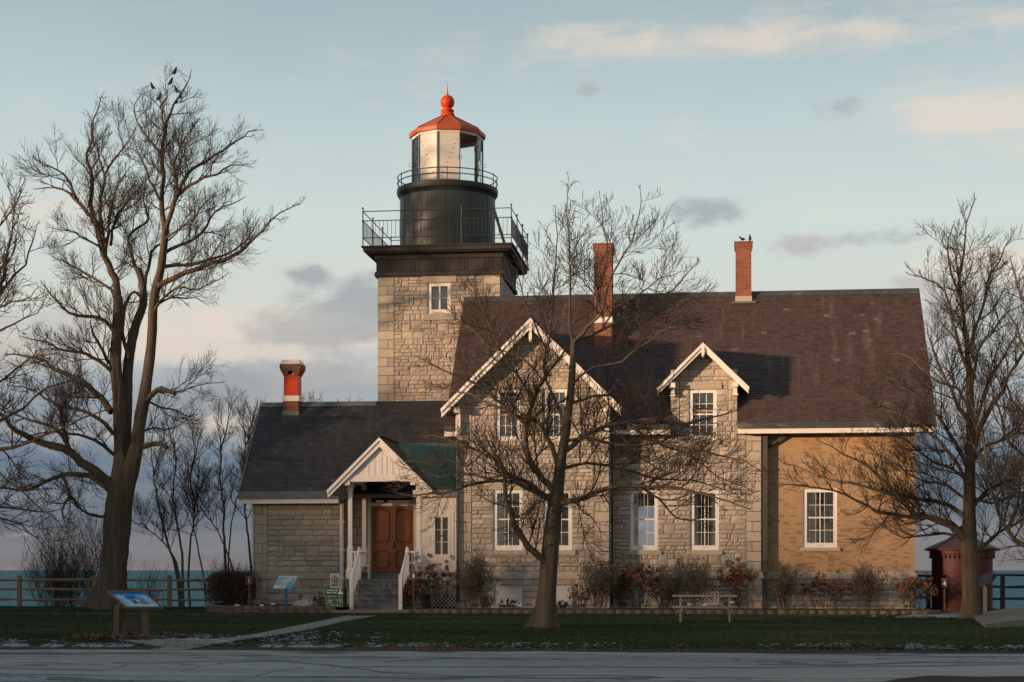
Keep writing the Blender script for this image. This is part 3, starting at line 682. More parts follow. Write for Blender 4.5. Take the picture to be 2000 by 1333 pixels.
# --- cross gables
def cross_gable(xc, zap, half, y0, slope, yend_fn, seed, parent, mtl='slate', board=.24, th=.12, sidewall=True, boards_m='white_paint'):
    """roof with its ridge along Y, front edge at y0; yend_fn(z) tells how deep it runs"""
    r = MB(); ze = zap-half*slope
    for sg in (1, -1):
        U = nrm((-sg*half, 0, half*slope)); Ls = sqrt(half**2+(half*slope)**2)
        def fn(k, d, U=U): z = ze+d*U[2]; return [(0, yend_fn(z)-y0+.25)]
        slates(r, (xc+sg*half, y0, ze), (0, 1, 0), U, fn, int(Ls/.125)+1, seed=seed+sg, mtl=mtl)
        e0, e1 = yend_fn(ze)+.1, yend_fn(zap)+.3
        slope_slab(r, (xc+sg*half, y0+.02, ze), (xc+sg*half, e0, ze), (xc, e1, zap), (xc, y0+.02, zap), th, 'soffit')
    ro = r.build('gable_roof', parent)
    b_ = MB()
    for sg in (1, -1):
        yb = y0-(.002 if sg > 0 else 0)
        pa = (xc, zap-.015); pb = (xc+sg*half, ze-.015); n_ = (0, 1)
        v = board*1.35
        b_.hexa([(pa[0], yb, pa[1]-v), (pb[0], yb, pb[1]-v*.8), (pb[0], yb+.06, pb[1]-v*.8), (pa[0], yb+.06, pa[1]-v), (pa[0], yb, pa[1]), (pb[0], yb, pb[1]), (pb[0], yb+.06, pb[1]), (pa[0], yb+.06, pa[1])], boards_m)
        # crown moulding on top of the board
        b_.hexa([(pa[0], yb-.05, pa[1]-.09), (pb[0], yb-.05, pb[1]-.09), (pb[0], yb+.0, pb[1]-.09), (pa[0], yb+.0, pa[1]-.09), (pa[0], yb-.05, pa[1]+.02), (pb[0]+sg*.03, yb-.05, pb[1]+.02), (pb[0]+sg*.03, yb+.0, pb[1]+.02), (pa[0], yb+.0, pa[1]+.02)], boards_m)
    b_.build('barge_board', ro)
    return ro, ze
myd = lambda z: Ye+(max(z, ZE)-ZE)/SL
yf = 56.5; gxa = PX(1036, yf)
gr, gze = cross_gable(gxa, PZ(622, yf, 1036), 3.03, yf, 1.0, myd, 21, house)
m = MB(); zz = PZ(622, yf, 1036)
m.box(gxa-.05, gxa+.05, yf-.07, yf-.003, zz-.72, zz-.15, 'white_paint'); m.lathe(gxa, yf-.035, [(0.0, zz-.82), (.05, zz-.76), (.02, zz-.72)], 'white_paint', 8); m.build('finial', gr)
yd2 = 57.3; dxa = PX(1373, yd2)
dr, dze = cross_gable(dxa, PZ(670, yd2, 1373), 1.52, yd2, 1.0, myd, 31, house, board=.17)
m = MB(); zz = PZ(670, yd2, 1373); m.box(dxa-.05, dxa+.05, yd2-.07, yd2-.003, zz-.42, zz-.12, 'white_paint'); m.lathe(dxa, yd2-.035, [(0, zz-.5), (.05, zz-.44), (.02, zz-.42)], 'white_paint', 8); m.build('finial', dr)
# brackets under the gable feet and boxed eave returns
m = MB()
for x0, x1, Y, zt in ((dx0-.02, dx0+.16, Yw, PZ(752, Yw)), (dx1-.16, dx1+.02, Yw, PZ(752, Yw))):
    m.box(x0, x1, Y-.42, Y-.04, zt-.16, zt, 'white_paint'); m.box(x0+.03, x1-.03, Y-.22, Y-.04, zt-.38, zt-.163, 'white_paint'); m.box(x0, x1, Y-.3, Y-.04, zt-.44, zt-.383, 'white_paint'); m.build('bracket', house); m = MB()
for x0, x1, Y, zt in ((gx0-.04, gx0+.16, Yg, PZ(795, Yg)), (gx1-.16, gx1+.04, Yg, PZ(797, Yg))):
    m.box(x0, x1, Y-.48, Y-.04, zt-.18, zt, 'white_paint'); m.box(x0+.02, x1-.02, Y-.24, Y-.04, zt-.9, zt-.183, 'white_paint'); m.build('bracket', house); m = MB()

# --- chimneys
def chimney(xc, yc, w_, d_, z0, z1, mtl, parent, cap=True, bands=(), flash=None, corb=.05):
    m = MB(); x0, x1, y0, y1 = xc-w_/2, xc+w_/2, yc, yc+d_
    m.box(x0, x1, y0, y1, z0, z1-.28, mtl)
    m.box(x0-corb*.5, x1+corb*.5, y0-corb*.5, y1+corb*.5, z1-.28, z1-.2, mtl); m.box(x0-corb, x1+corb, y0-corb, y1+corb, z1-.2, z1-.05, mtl); m.box(x0-corb*1.2, x1+corb*1.2, y0-corb*1.2, y1+corb*1.2, z1-.05, z1, 'brown_brick')
    for (a, b_, o, mm) in bands: m.box(x0-o, x1+o, y0-o, y1+o, a, b_, mm)
    return m.build('chimney', parent)
zc = lambda v, Y, u: PZ(v, Y, u)
chimney((PX(1161, 60)+PX(1195, 60))/2, 59.95, .62, .9, zc(715, 60, 1180), zc(476, 60, 1180), 'red_brick', roof_o,
        bands=[(zc(631, 60, 1180), zc(620, 60, 1180), .012, 'white_paint'), (zc(702, 59.95, 1180), zc(690, 59.95, 1180), .03, 'lead')])
c3x = (PX(1437, 61.9)+PX(1467, 61.9))/2
chimney(c3x, 61.6, .56, .6, zc(610, 61.9, 1450), zc(475, 61.9, 1450), 'red_brick', roof_o, bands=[(zc(606, 61.6, 1450), zc(579, 61.6, 1450), .02, 'dressed_stone'), (zc(594, 61.6, 1450), zc(590, 61.6, 1450), .16, 'gutter_grey')], corb=.045)

# --- downpipes
def pipe(pts, r, mtl, parent, name='downpipe', sq=False):
    m = MB()
    if sq:
        for a, b_ in zip(pts[:-1], pts[1:]): m.bar(a, b_, r*2, r*2, mtl)
    else: m.tube(pts, r, mtl, 10)
    for a, b_ in zip(pts[:-1], pts[1:]):
        if abs(a[2]-b_[2]) > 2:
            for k in (.2, .5, .8): z = a[2]*(1-k)+b_[2]*k; m.box(a[0]-r*1.3, a[0]+r*1.3, a[1]-r*1.2, a[1]+r*1.6, z-.03, z+.03, mtl)
    return m.build(name, parent)
x = PX(1193.5, Yw-.15); pipe([(x, Yw-.15, ZE-.3), (x, Yw-.15, .25)], .075, 'black_paint', house)
x = PX(1494, Yb-.15); pipe([(x, Yb-.2, ZE-.3), (x, Yb-.2, .25)], .08, 'downpipe_grey', house, sq=True)
pipe([(x+.75, Yb-.12, ZE-.33), (x+.05, Yb-.14, ZE-.75)], .045, 'downpipe_grey', house, 'gutter_outlet')
x = PX(894, Yg-.1); pipe([(x, Yg-.12, PZ(858, Yg)), (x, Yg-.12, .3)], .05, 'downpipe_grey', house)

# ------------------------------------------------------------------ side wing
YE2, YW2, YR2 = 59.3, 59.7, 62.4
ZE2 = PZ(967, YE2, 560); ZR2 = PZ(788, YR2, 620); SL2 = (ZR2-ZE2)/(YR2-YE2)
wl, wr = PX(467, YE2), gx0+.3
wx0, wx1 = PX(497, YW2), PX(664, YW2)
WO = (wx0+2, YW2, 0)
wing = thing('house_wing', WO, 'low side wing of grey stone with dark slate roof and small red chimney', 'house')
m = MB(); LZ1, LZ0 = PZ(1119, YW2, 560), PZ(1131, YW2, 560)
wall_stones(m, (0, YW2), X1, NF, wx0, wx1, LZ1, ZE2, rows=(.15, .24), wid=(.3, .62), seed=41, quoin=(.48, 0))
wall_stones(m, (0, YW2-.03), X1, NF, wx0-.03, wx1, 0, LZ0, rows=(.2, .3), wid=(.4, .7), seed=42, quoin=(.5, 0))
# entry wall behind the porch
ex0, ex1 = wx1, PX(815, 60.3); YD = 60.4
dro = (PX(723, YD), PX(812, YD), PZ(1118, YD, 770), PZ(962, YD, 770))
wall_stones(m, (0, YD-.12), X1, NF, ex0, dro[0]-.08, 0, 5.2, rows=(.28, .4), wid=(.3, .6), seed=43, dressed=True)
wall_stones(m, (0, YD-.12), X1, NF, dro[0]-.08, ex1+.3, dro[3]+.06, 5.2, rows=(.2, .3), seed=44)
m.box(wx1-.02, wx1+.02, YW2, YD, 0, ZE2, 'stone'); m.box(wx0, wx0+.3, YW2+.31, 65, 0, ZE2, 'stone'); m.box(wx0, gx0, 65, 65.3, 0, ZE2, 'stone')
m.face([(wx0+.02, YW2, ZE2), (wx0+.02, 65, ZE2), (wx0+.02, YR2, ZR2-.2)], 'stone')
m.build('wall', wing)
m = MB(); m.box(wx0-.09, wx1, YW2-.09, YW2+.1, LZ0, LZ1, 'dressed_stone', .4); m.build('belt_course', wing)
m = MB(); Uw = nrm((0, YR2-YE2, ZR2-ZE2)); Lw = sqrt((YR2-YE2)**2+(ZR2-ZE2)**2)
slates(m, (wl, YE2, ZE2), (1, 0, 0), Uw, lambda k, d: [(0, (wr+.6 if YE2+d*Uw[1] > 61 else wr)-wl)], int(Lw/.125)+1, seed=51, mtl='slate_grey')
slope_slab(m, (wl, YE2, ZE2), (wr, YE2, ZE2), (wr, YR2, ZR2), (wl, YR2, ZR2), .13, 'soffit'); slope_slab(m, (wl, YR2, ZR2), (wr, YR2, ZR2), (wr, 2*YR2-YE2, ZE2), (wl, 2*YR2-YE2, ZE2), .13, 'slate_grey')
wroof = m.build('roof', wing)
m = MB(); tx0 = PX(736, 62.2); m.hexa([(wl, YR2-.16, ZR2-.13), (tx0, YR2-.16, ZR2-.13), (tx0, YR2+.16, ZR2-.13), (wl, YR2+.16, ZR2-.13), (wl, YR2-.03, ZR2+.05), (tx0, YR2-.03, ZR2+.05), (tx0, YR2+.03, ZR2+.05), (wl, YR2+.03, ZR2+.05)], 'gutter_grey'); m.build('ridge_cap', wroof)
xp = PX(636, 56.6)
m = MB(); m.box(wl-.01, wx1+.1, YE2-.12, YE2+.02, ZE2-.14, ZE2+.02, 'gutter_grey'); m.box(wl-.01, wx1+.1, YE2-.05, YE2+.02, ZE2+.023, ZE2+.13, 'gutter_grey'); m.build('gutter', wing)
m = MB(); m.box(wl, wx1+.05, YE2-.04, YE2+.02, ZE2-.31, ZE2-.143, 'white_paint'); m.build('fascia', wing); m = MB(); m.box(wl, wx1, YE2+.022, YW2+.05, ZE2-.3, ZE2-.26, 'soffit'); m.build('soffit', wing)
m = MB(); m.bar((wl-.02, YE2-.02, ZE2-.1), (wl-.02, YR2, ZR2-.1), .05, .2, 'gutter_grey'); m.build('rake_board', wing)
x = PX(668, YW2-.12); pipe([(x, YW2-.14, ZE2-.3), (x, YW2-.14, .45)], .075, 'white_paint', wing)
x = wx0-.08; pipe([(x, YW2+.1, ZE2-.3), (x, YW2+.1, 1.6)], .05, 'white_paint', wing)
# painted chimney on the wing
cy = 62.0; cxc = (PX(552, cy)+PX(584, cy))/2; z = lambda v: PZ(v, cy, 568); hw = .27
m = MB(); m.box(cxc-hw-.02, cxc+hw+.02, cy-.02, cy+.58, z(815), z(784), 'red_brick'); m.box(cxc-hw-.05, cxc+hw+.05, cy-.05, cy+.61, z(784), z(773.5), 'white_paint')
m.box(cxc-hw, cxc+hw, cy, cy+.56, z(773.5), z(732), 'red_paint')
for i, (o, a, b_) in enumerate(((.035, 733, 729), (.07, 729, 725), (.105, 725, 721), (.13, 721, 712))):
    if i < 2:
        for sx in (-1, 1): m.box(*(sorted((cxc+sx*(hw+o), cxc+sx*.1))), cy-o, cy+.56+o, z(a), z(b_), 'brown_brick')
    else: m.box(cxc-hw-o, cxc+hw+o, cy-o, cy+.56+o, z(a), z(b_), 'brown_brick')
o = .13; m.hexa([(cxc-hw-o, cy-o, z(712)), (cxc+hw+o, cy-o, z(712)), (cxc+hw+o, cy+.56+o, z(712)), (cxc-hw-o, cy+.56+o, z(712)), (cxc-hw-.03, cy-.03, z(703)), (cxc+hw+.03, cy-.03, z(703)), (cxc+hw+.03, cy+.59, z(703)), (cxc-hw-.03, cy+.59, z(703))], 'white_paint')
m.box(cxc-hw-.06, cxc+hw+.06, cy-.07, cy, z(812), z(803), 'lead')
m.build('chimney', wroof)

# ------------------------------------------------------------------ clapboard lean-to with green roof
YC = 58.4; YCE = 58.1; cx0, cx1 = PX(815, YC), gx0+.05
ZCE = PZ(957, YCE, 860); ZCT = PZ(866, 59.6, 860)
m = MB(); po = (PX(845, YC), PX(880, YC), PZ(1090, YC, 862), PZ(1006, YC, 862))
zz = PZ(1160, YC, 850)
while zz < ZCE+.05:
    z2 = zz+.105
    segs = [(cx0, cx1)] if (z2 < po[2] or zz > po[3]) else [(cx0, po[0]), (po[1], cx1)]
    for a, b_ in segs: m.hexa([(a, YC-.022, zz), (b_, YC-.022, zz), (b_, YC+.1, zz), (a, YC+.1, zz), (a, YC-.004, z2), (b_, YC-.004, z2), (b_, YC+.1, z2), (a, YC+.1, z2)], 'white_paint')
    zz = z2
m.box(cx0-.001, cx0+.03, YC+.1, YD, PZ(1160, YC, 850), ZCE, 'white_paint')
m.box(cx0-.03, cx0+.09, YC-.05, YC+.08, PZ(1160, YC, 850), ZCE, 'white_paint')
m.box(cx0, cx1, YC-.03, YC+.1, 0, PZ(1165, YC, 850), 'mortar')
lean = m.build('clapboard_wall', wing)
window((po[0], po[1], po[2], po[3]), YC, wing, 'narrow', rec=-.015, rows=3)
m = MB(); cw = .11
for a, b_, c_, d_ in ((po[0]-cw, po[0]+.02, po[2]-cw, po[3]+cw), (po[1]-.02, po[1]+cw, po[2]-cw, po[3]+cw), (po[0]+.02, po[1]-.02, po[3]-.02, po[3]+cw), (po[0]+.02, po[1]-.02, po[2]-cw, po[2]+.02)): m.box(a, b_, YC-.034, YC+.05, c_, d_, 'white_trim')
m.build('window_casing', wing)
m = MB(); m.box(po[0]-.1, po[1]+.1, YC+.25, YC+.28, po[2]-.2, po[3]+.2, 'interior'); m.build('inner_wall', wing)
m = MB(); a, b_ = PX(827, YC), PX(841, YC); m.box(a, b_, YC-.05, YC-.023, PZ(1067, YC, 834), PZ(1047, YC, 834), 'white_trim'); m.build('meter_box', wing)
m = MB(); lattice(m, PX(842, YC-.1), cx1-.02, PZ(1190, YC, 860), PZ(1150, YC, 860), YC-.08, pitch=.14, w_=.03); lattice(m, PX(842, YC-.1), cx1-.02, PZ(1148, YC, 860), PZ(1140, YC, 860), YC-.08, pitch=.14, w_=.03); m.build('lattice_vent', wing)
pg = PX(741, 56.6); m = MB(); slope_slab(m, (pg+1.6, YCE, ZCE), (gx0-.01, YCE, ZCE), (gx0-.01, 59.6, ZCT), (pg+.02, 59.6, ZCT), .06, 'green_metal'); m.box(pg+.1, gx0-.01, 59.6, 61.2, ZCT-.1, ZCT-.003, 'green_metal')
for k in range(3): xx = gx0-.25-k*.42; m.bar((xx, YCE, ZCE+.012), (xx, 59.6, ZCT+.012), .025, .03, 'green_metal')
m.build('green_roof', wing)
m = MB(); m.box(cx0-.1, gx0-.02, YCE-.03, YCE+.04, ZCE-.23, ZCE-.003, 'white_paint'); m.box(cx0-.1, gx0-.02, YCE+.042, YC, ZCE-.2, ZCE-.16, 'white_paint'); m.build('fascia', wing)

# ------------------------------------------------------------------ porch
YP = 56.6; PFY = 57.0; pxc = PX(741, YP); pza = PZ(855, YP, 741)
PO = (pxc, PFY+1.5, 0)
porch = thing('entry_porch', PO, 'white gabled entry porch with grey steps, posts and handrails', 'porch')
wyd = lambda z: YE2+(max(z, ZE2)-ZE2)/SL2
pr, pze = cross_gable(pxc, pza, 1.80, YP, 1.0, wyd, 61, porch, mtl='slate_grey', board=.22)
# board and batten gable face
m = MB(); yb = YP+.14; zbm0, zbm1 = PZ(941, yb, 741), PZ(929, yb, 741); bxl, bxr = PX(679, yb), PX(807, yb)
m.raw([(pxc-(pza-.1-zbm1), yb, zbm1), (pxc+(pza-.1-zbm1), yb, zbm1), (pxc, yb, pza-.1), (pxc-(pza-.1-zbm1), yb+.05, zbm1), (pxc+(pza-.1-zbm1), yb+.05, zbm1), (pxc, yb+.05, pza-.1)], [(0, 1, 2), (5, 4, 3), (0, 3, 4, 1), (1, 4, 5, 2), (2, 5, 3, 0)], 'white_paint')
for k in range(-4, 5):
    xx = pxc+k*.21; zt = pza-.42-abs(k)*.21
    if zt > zbm1+.03: m.box(xx-(.02 if k else .06), xx+(.02 if k else .06), yb-.013, yb-.001, zbm1+.001, zt if k else pza-.36, 'white_paint')
m.build('gable_face', porch)
m = MB(); m.box(bxl, bxr, yb-.04, yb+.12, zbm0, zbm1, 'white_paint')
for xx in (bxl, bxr): m.box(xx-.10, xx+.08, yb-.06, yb+.14, zbm0-.12, zbm1+.002, 'white_paint')
for xx in (bxl, bxr): m.box(xx-.06, xx+.06, yb+.15, YD-.2, zbm0, zbm1, 'white_paint')
m.build('beam', porch)
m = MB(); m.box(bxl, bxr, yb+.13, YD-.1, zbm1+.01, zbm1+.05, 'white_paint'); m.build('ceiling', porch)
FZ = PZ(1131, PFY, 741)
pA, pC = PX(684, PFY+.1), PX(818, PFY+.1)
def post(x, y, z0, z1):
    m = MB(); m.box(x-.13, x+.13, y-.13, y+.13, z0, z0+.28, 'white_paint')
    m.hexa([(x-.13, y-.13, z0+.28), (x+.13, y-.13, z0+.28), (x+.13, y+.13, z0+.28), (x-.13, y+.13, z0+.28), (x-.095, y-.095, z0+.36), (x+.095, y-.095, z0+.36), (x+.095, y+.095, z0+.36), (x-.095, y+.095, z0+.36)], 'white_paint')
    m.box(x-.095, x+.095, y-.095, y+.095, z0+.36, z0+1.05, 'white_paint')
    m.hexa([(x-.095, y-.095, z0+1.05), (x+.095, y-.095, z0+1.05), (x+.095, y+.095, z0+1.05), (x-.095, y+.095, z0+1.05), (x-.07, y-.07, z0+1.12), (x+.07, y-.07, z0+1.12), (x+.07, y+.07, z0+1.12), (x-.07, y+.07, z0+1.12)], 'white_paint')
    m.box(x-.07, x+.07, y-.07, y+.07, z0+1.12, z1-.3, 'white_paint'); m.box(x-.09, x+.09, y-.09, y+.09, z1-.3, z1-.001, 'white_paint')
    return m.build('post', porch)
zt = zbm0
for x in (pA, pC): post(x, PFY+.12, FZ, zt)
for x in (pA, pC): post(x, YW2-.2, FZ, zt)
m = MB(); m.box(pA-.2, pC+.2, PFY, YD+.1, FZ-.07, FZ, 'step_paint'); m.box(pA-.18, pC+.18, PFY+.04, PFY+.1, FZ-.32, FZ-.071, 'step_paint'); m.build('floor', porch)
m = MB(); wall_stones(m, (0, PFY+.1), X1, NF, pA-.12, pC+.12, 0, FZ-.075, rows=(.2, .3), wid=(.3, .5), seed=71, dressed=True); m.build('foundation', porch)
# steps
nst = 5; sy0 = 55.75; n0, n1 = PX(687, sy0), PX(783, sy0)
m = MB()
for k in range(nst):
    zt = FZ*(k+1)/(nst+1)*.93+.08; y0 = sy0+(PFY-sy0)*k/nst
    m.box(n0+.06, n1-.06, y0, PFY+.03, (FZ*k/(nst+1)*.93+.08) if k else .09, zt-.035, 'step_paint'); m.box(n0+.05, n1-.05, y0-.03, PFY+.03-k*.001, zt-.035, zt, 'step_paint')
m.build('steps', porch)
m = MB(); m.box(dro[0]-.1, dro[1]+.15, YD-1.05, YD-.1, FZ+.003, dro[2]-.02, 'step_paint'); m.build('threshold', porch)
for x in (n0, n1):
    m = MB(); y0, y1 = sy0-.05, PFY-.05; zb, zt_ = PZ(1122, y0, 735), PZ(1076, y1, 750)
    m.box(x-.06, x+.06, y0-.06, y0+.06, .09, zb, 'white_paint'); m.box(x-.065, x+.065, y1-.06, y1+.06, FZ-.03, zt_+.03, 'white_paint')
    m.lathe(x, y1, [(.0, zt_+.14), (.05, zt_+.11), (.055, zt_+.07), (.04, zt_+.03)], 'white_paint', 10)
    m.bar((x, y0+.05, zb-.06), (x, y1-.05, zt_-.06), .07, .08, 'white_paint'); m.bar((x, y0+.05, zb-.75), (x, y1-.05, FZ+.1), .05, .07, 'white_paint')
    for k in range(1, 8): f_ = k/8; yy = y0+(y1-y0)*f_; m.box(x-.018, x+.018, yy-.018, yy+.018, (zb-.75)*(1-f_)+(FZ+.1)*f_, (zb-.06)*(1-f_)+(zt_-.06)*f_, 'white_paint')
    m.build('handrail', porch)
for xa_, xb_ in ((pA+.1, n0-.06), (n1+.06, pC-.1)):
    m = MB()
    for zz in (FZ+.2, FZ+.55, FZ+.92): m.box(xa_, xb_, PFY-.08, PFY-.02, zz-.03, zz+.03, 'white_paint')
    m.box((xa_+xb_)/2-.018, (xa_+xb_)/2+.018, PFY-.067, PFY-.03, FZ+.23, FZ+.889, 'white_paint')
    m.build('balustrade', porch)
m = MB()
for zz in (FZ+.25, FZ+.92): m.box(pA-.03, pA+.03, PFY+.26, YW2-.31, zz-.03, zz+.03, 'white_paint')
for k in range(10): yy = PFY+.35+k*.22; m.box(pA-.015, pA+.015, yy-.015, yy+.015, FZ+.28, FZ+.89, 'white_paint')
m.build('side_railing', porch)
# door
door = MB(); x0, x1, z0, z1 = dro; zt = PZ(989, YD, 770)
door.box(x0-.06, x0+.05, YD-.16, YD+.02, z0, z1, 'white_paint'); door.box(x1-.05, x1+.06, YD-.16, YD+.02, z0, z1, 'white_paint'); door.box(x0+.05, x1-.05, YD-.14, YD+.02, zt, zt+.12, 'white_paint'); door.box(x0+.05, x1-.05, YD-.14, YD+.02, z1-.06, z1, 'white_paint')
door_o = door.build('door_frame', porch)
m = MB(); m.face([(x0+.05, YD-.03, zt+.12), (x1-.05, YD-.03, zt+.12), (x1-.05, YD-.03, z1-.06), (x0+.05, YD-.03, z1-.06)], 'window_glass'); m.box(x0, x1, YD+.1, YD+.12, z0, z1+.1, 'interior'); m.build('transom', door_o)
xm = (x0+x1)/2
def octo(m, a, b_, c_, d_, y, out, ch, mtl):
    def ring(i, yy): return [(a+ch+i, yy, c_+i), (b_-ch-i, yy, c_+i), (b_-i, yy, c_+ch+i), (b_-i, yy, d_-ch-i), (b_-ch-i, yy, d_-i), (a+ch+i, yy, d_-i), (a+i, yy, d_-ch-i), (a+i, yy, c_+ch+i)]
    rs = [ring(0, y), ring(.012, y-out), ring(.035, y-out), ring(.055, y-.004)]
    for q_, (r0, r1) in enumerate(zip(rs[:-1], rs[1:])):
        for i in range(8): m.face([r0[i], r0[(i+1) % 8], r1[(i+1) % 8], r1[i]], 'door_dark' if q_ != 1 else mtl)
    m.face(rs[-1], mtl)
for k, (a, b_) in enumerate(((x0+.052, xm-.004), (xm+.004, x1-.052))):
    m = MB(); m.box(a, b_, YD-.06, YD, z0, zt-.002, 'door_wood')
    H = zt-z0
    octo(m, a+.1, b_-.1, z0+H*.44, zt-.12, YD-.06, .03, .09, 'door_wood'); octo(m, a+.1, b_-.1, z0+.12, z0+H*.33, YD-.06, .03, .09, 'door_wood')
    lf = m.build('door', porch)
    if k: m = MB(); m.lathe(0, 0, [(0, 0)], 'sign_ink', 4); m = MB(); m.tube([(a+.06, YD-.065, z0+H*.42), (a+.06, YD-.1, z0+H*.42)], .03, 'sign_ink', 10); m.box(a+.03, a+.09, YD-.066, YD-.061, z0+H*.36, z0+H*.46, 'sign_ink'); m.build('handle', lf)
# bench on the porch
bt = thing('porch_bench', (PX(712, 59.2), 59.2, FZ), 'small white bench standing on the porch floor left of the door', 'bench')
m = MB(); xx = PX(712, 59.2); m.box(xx-.32, xx+.22, 59.0, 59.4, FZ+.42, FZ+.48, 'white_paint'); m.build('seat', bt)
for q in (xx-.28, xx+.17): m = MB(); m.box(q-.02, q+.03, 59.03, 59.37, FZ, FZ+.419, 'white_paint'); m.build('leg', bt)

# ================================================================== TOWER
YT = 62.2; tx0, tx1 = PX(738, YT), PX(977, YT); TW = tx1-tx0; tcx = (tx0+tx1)/2; tcy = YT+TW/2; ZT = PZ(540, YT, 850)
tower = thing('lighthouse_tower', (tcx, tcy, 0), 'square stone lighthouse tower with black galleries and red lantern roof', 'lighthouse')
o_t = (PX(836, YT), PX(880, YT), PZ(613, YT, 858), PZ(553, YT, 858))
m = MB()
wall_stones(m, (0, YT), X1, NF, tx0, tx1, 5.0, ZT, [o_t], rows=(.09, .19), wid=(.16, .46), seed=81, quoin=(.62, .62))
wall_stones(m, (tx1, YT), (0, 1), NR, 0, TW, 6, ZT, rows=(.14, .26), seed=82, quoin=(.6, 0))
m.box(tx0, tx1-.3, YT+.31, YT+TW, 0, ZT, 'stone'); m.box(tx0-.03, tx1+.03, YT-.001, YT+.2, 0, 5.0, 'stone')
m.build('wall', tower)
m = MB(); a, b_, c_, d_ = o_t; m.box(a-.16, b_+.16, YT-.07, YT+.1, c_-.24, c_-.004, 'dressed_stone', .3); m.build('stone_sill', tower); m = MB(); m.box(a-.22, b_+.22, YT-.055, YT+.1, d_+.005, ZT, 'dressed_stone', .1); m.build('lintel', tower)
wi = window(o_t, YT, tower, 'narrow', rec=.06, rows=2)
m = MB(); m.box(a, b_, YT+.3, YT+.33, c_-.1, d_+.1, 'curtain'); m.build('curtain', wi)
m = MB(); zz = PZ(797, YT, 790); m.hexa([(tx0-.05, YT-.12, zz-.1), (tx1, YT-.12, zz-.1), (tx1, YT+.02, zz-.1), (tx0-.05, YT+.02, zz-.1), (tx0-.05, YT-.05, zz+.25), (tx1, YT-.05, zz+.25), (tx1, YT+.02, zz+.25), (tx0-.05, YT+.02, zz+.25)], 'black_paint'); m.build('flashing', tower)
# cornice: square rings flaring out
def sqring(m, prof, mtl):
    for (o0, z0), (o1, z1) in zip(prof[:-1], prof[1:]):
        c0 = [(tx0-o0, YT-o0), (tx1+o0, YT-o0), (tx1+o0, YT+TW+o0), (tx0-o0, YT+TW+o0)]; c1 = [(tx0-o1, YT-o1), (tx1+o1, YT-o1), (tx1+o1, YT+TW+o1), (tx0-o1, YT+TW+o1)]
        for i in range(4): j = (i+1) % 4; m.face([(*c0[i], z0), (*c0[j], z0), (*c1[j], z1), (*c1[i], z1)], mtl)
DZ = PZ(478, 61.75, 850)
m = MB(); k = ZT
sqring(m, [(.02, k), (.09, k+.0), (.11, k+.05), (.11, k+.16), (.07, k+.19), (.05, k+.22), (.05, k+.62), (.10, k+.66), (.12, k+.78), (.20, k+.86), (.36, DZ-.26), (.38, DZ-.22), (.46, DZ-.20), (.47, DZ-.06), (.53, DZ-.05), (.53, DZ), (-1, DZ)], 'cornice_paint')
for i in range(5):
    for (ax, q) in ((0, tx0), (1, YT)):
        s_ = q+TW*(i+.5)/5
        for dd in (-.13, 0, .13):
            if ax == 0: m.box(s_+dd-.035, s_+dd+.035, YT-.065, YT-.051, k+.23, k+.61, 'cornice_paint')
            else: m.box(tx1+.051, tx1+.065, s_+dd-.035, s_+dd+.035, k+.23, k+.61, 'cornice_paint')
m.build('cornice', tower)
# square gallery railing
def sq_railing():
    m = MB(); o = .47; r_ = .022; H = [(.98, .02), (.70, .016), (.12, .016)]
    H = [PZ(410, YT-o, 850)-DZ, PZ(428.5, YT-o, 850)-DZ, PZ(462, YT-o, 850)-DZ]
    cs = [(tx0-o, YT-o), (tx1+o, YT-o), (tx1+o, YT+TW+o), (tx0-o, YT+TW+o)]
    for i in range(4):
        a, b_ = cs[i], cs[(i+1) % 4]; L = 3
        for h in H: m.tube([(a[0], a[1], DZ+h), (b_[0], b_[1], DZ+h)], .017, 'rail_metal', 6)
        for k in range(L):
            f_ = k/L; x, y = a[0]*(1-f_)+b_[0]*f_, a[1]*(1-f_)+b_[1]*f_
            m.tube([(x, y, DZ), (x, y, DZ+H[0]+.1)], .022, 'rail_metal', 6); m.lathe(x, y, [(.0, DZ+H[0]+.17), (.035, DZ+H[0]+.14), (.035, DZ+H[0]+.1), (.012, DZ+H[0]+.06)], 'rail_metal', 8)
            m.lathe(x, y, [(.022, DZ+H[1]+.05), (.045, DZ+H[1]), (.022, DZ+H[1]-.05)], 'rail_metal', 8)
        n = 36
        for k in range(1, n):
            f_ = k/n; x, y = a[0]*(1-f_)+b_[0]*f_, a[1]*(1-f_)+b_[1]*f_
            m.tube([(x, y, DZ+H[2]), (x, y, DZ+H[1])], .009, 'rail_metal', 5, cap=False)
    return m.build('gallery_railing', tower)
sq_railing()
# drum and upper gallery
lx = tcx; ly = tcy; lx = (PX(874, ly))
R1 = 93.5*ly/F; z = lambda v: PZ(v, ly, 874)
m = MB(); m.lathe(lx, ly, [(R1+.04, DZ), (R1+.04, DZ+.08), (R1, DZ+.1), (R1, z(392)), (R1+.05, z(388)), (R1+.07, z(386))], 'drum_paint', 64)
for k in range(12):
    a = 2*pi*k/12+.1; m.box(*(sorted((lx+R1*cos(a)-.0, lx+(R1+.008)*cos(a)))), *(sorted((ly+R1*sin(a), ly+(R1+.008)*sin(a)))), DZ+.1, z(392), 'black_paint') if False else m.bar((lx+(R1-.004)*cos(a), ly+(R1-.004)*sin(a), DZ+.1), (lx+(R1-.004)*cos(a), ly+(R1-.004)*sin(a), z(392)), .03, .03, 'drum_paint', up=(cos(a), sin(a), 0))
dm_ = m.build('watch_room', tower, smooth=False)
R2 = 100*ly/F
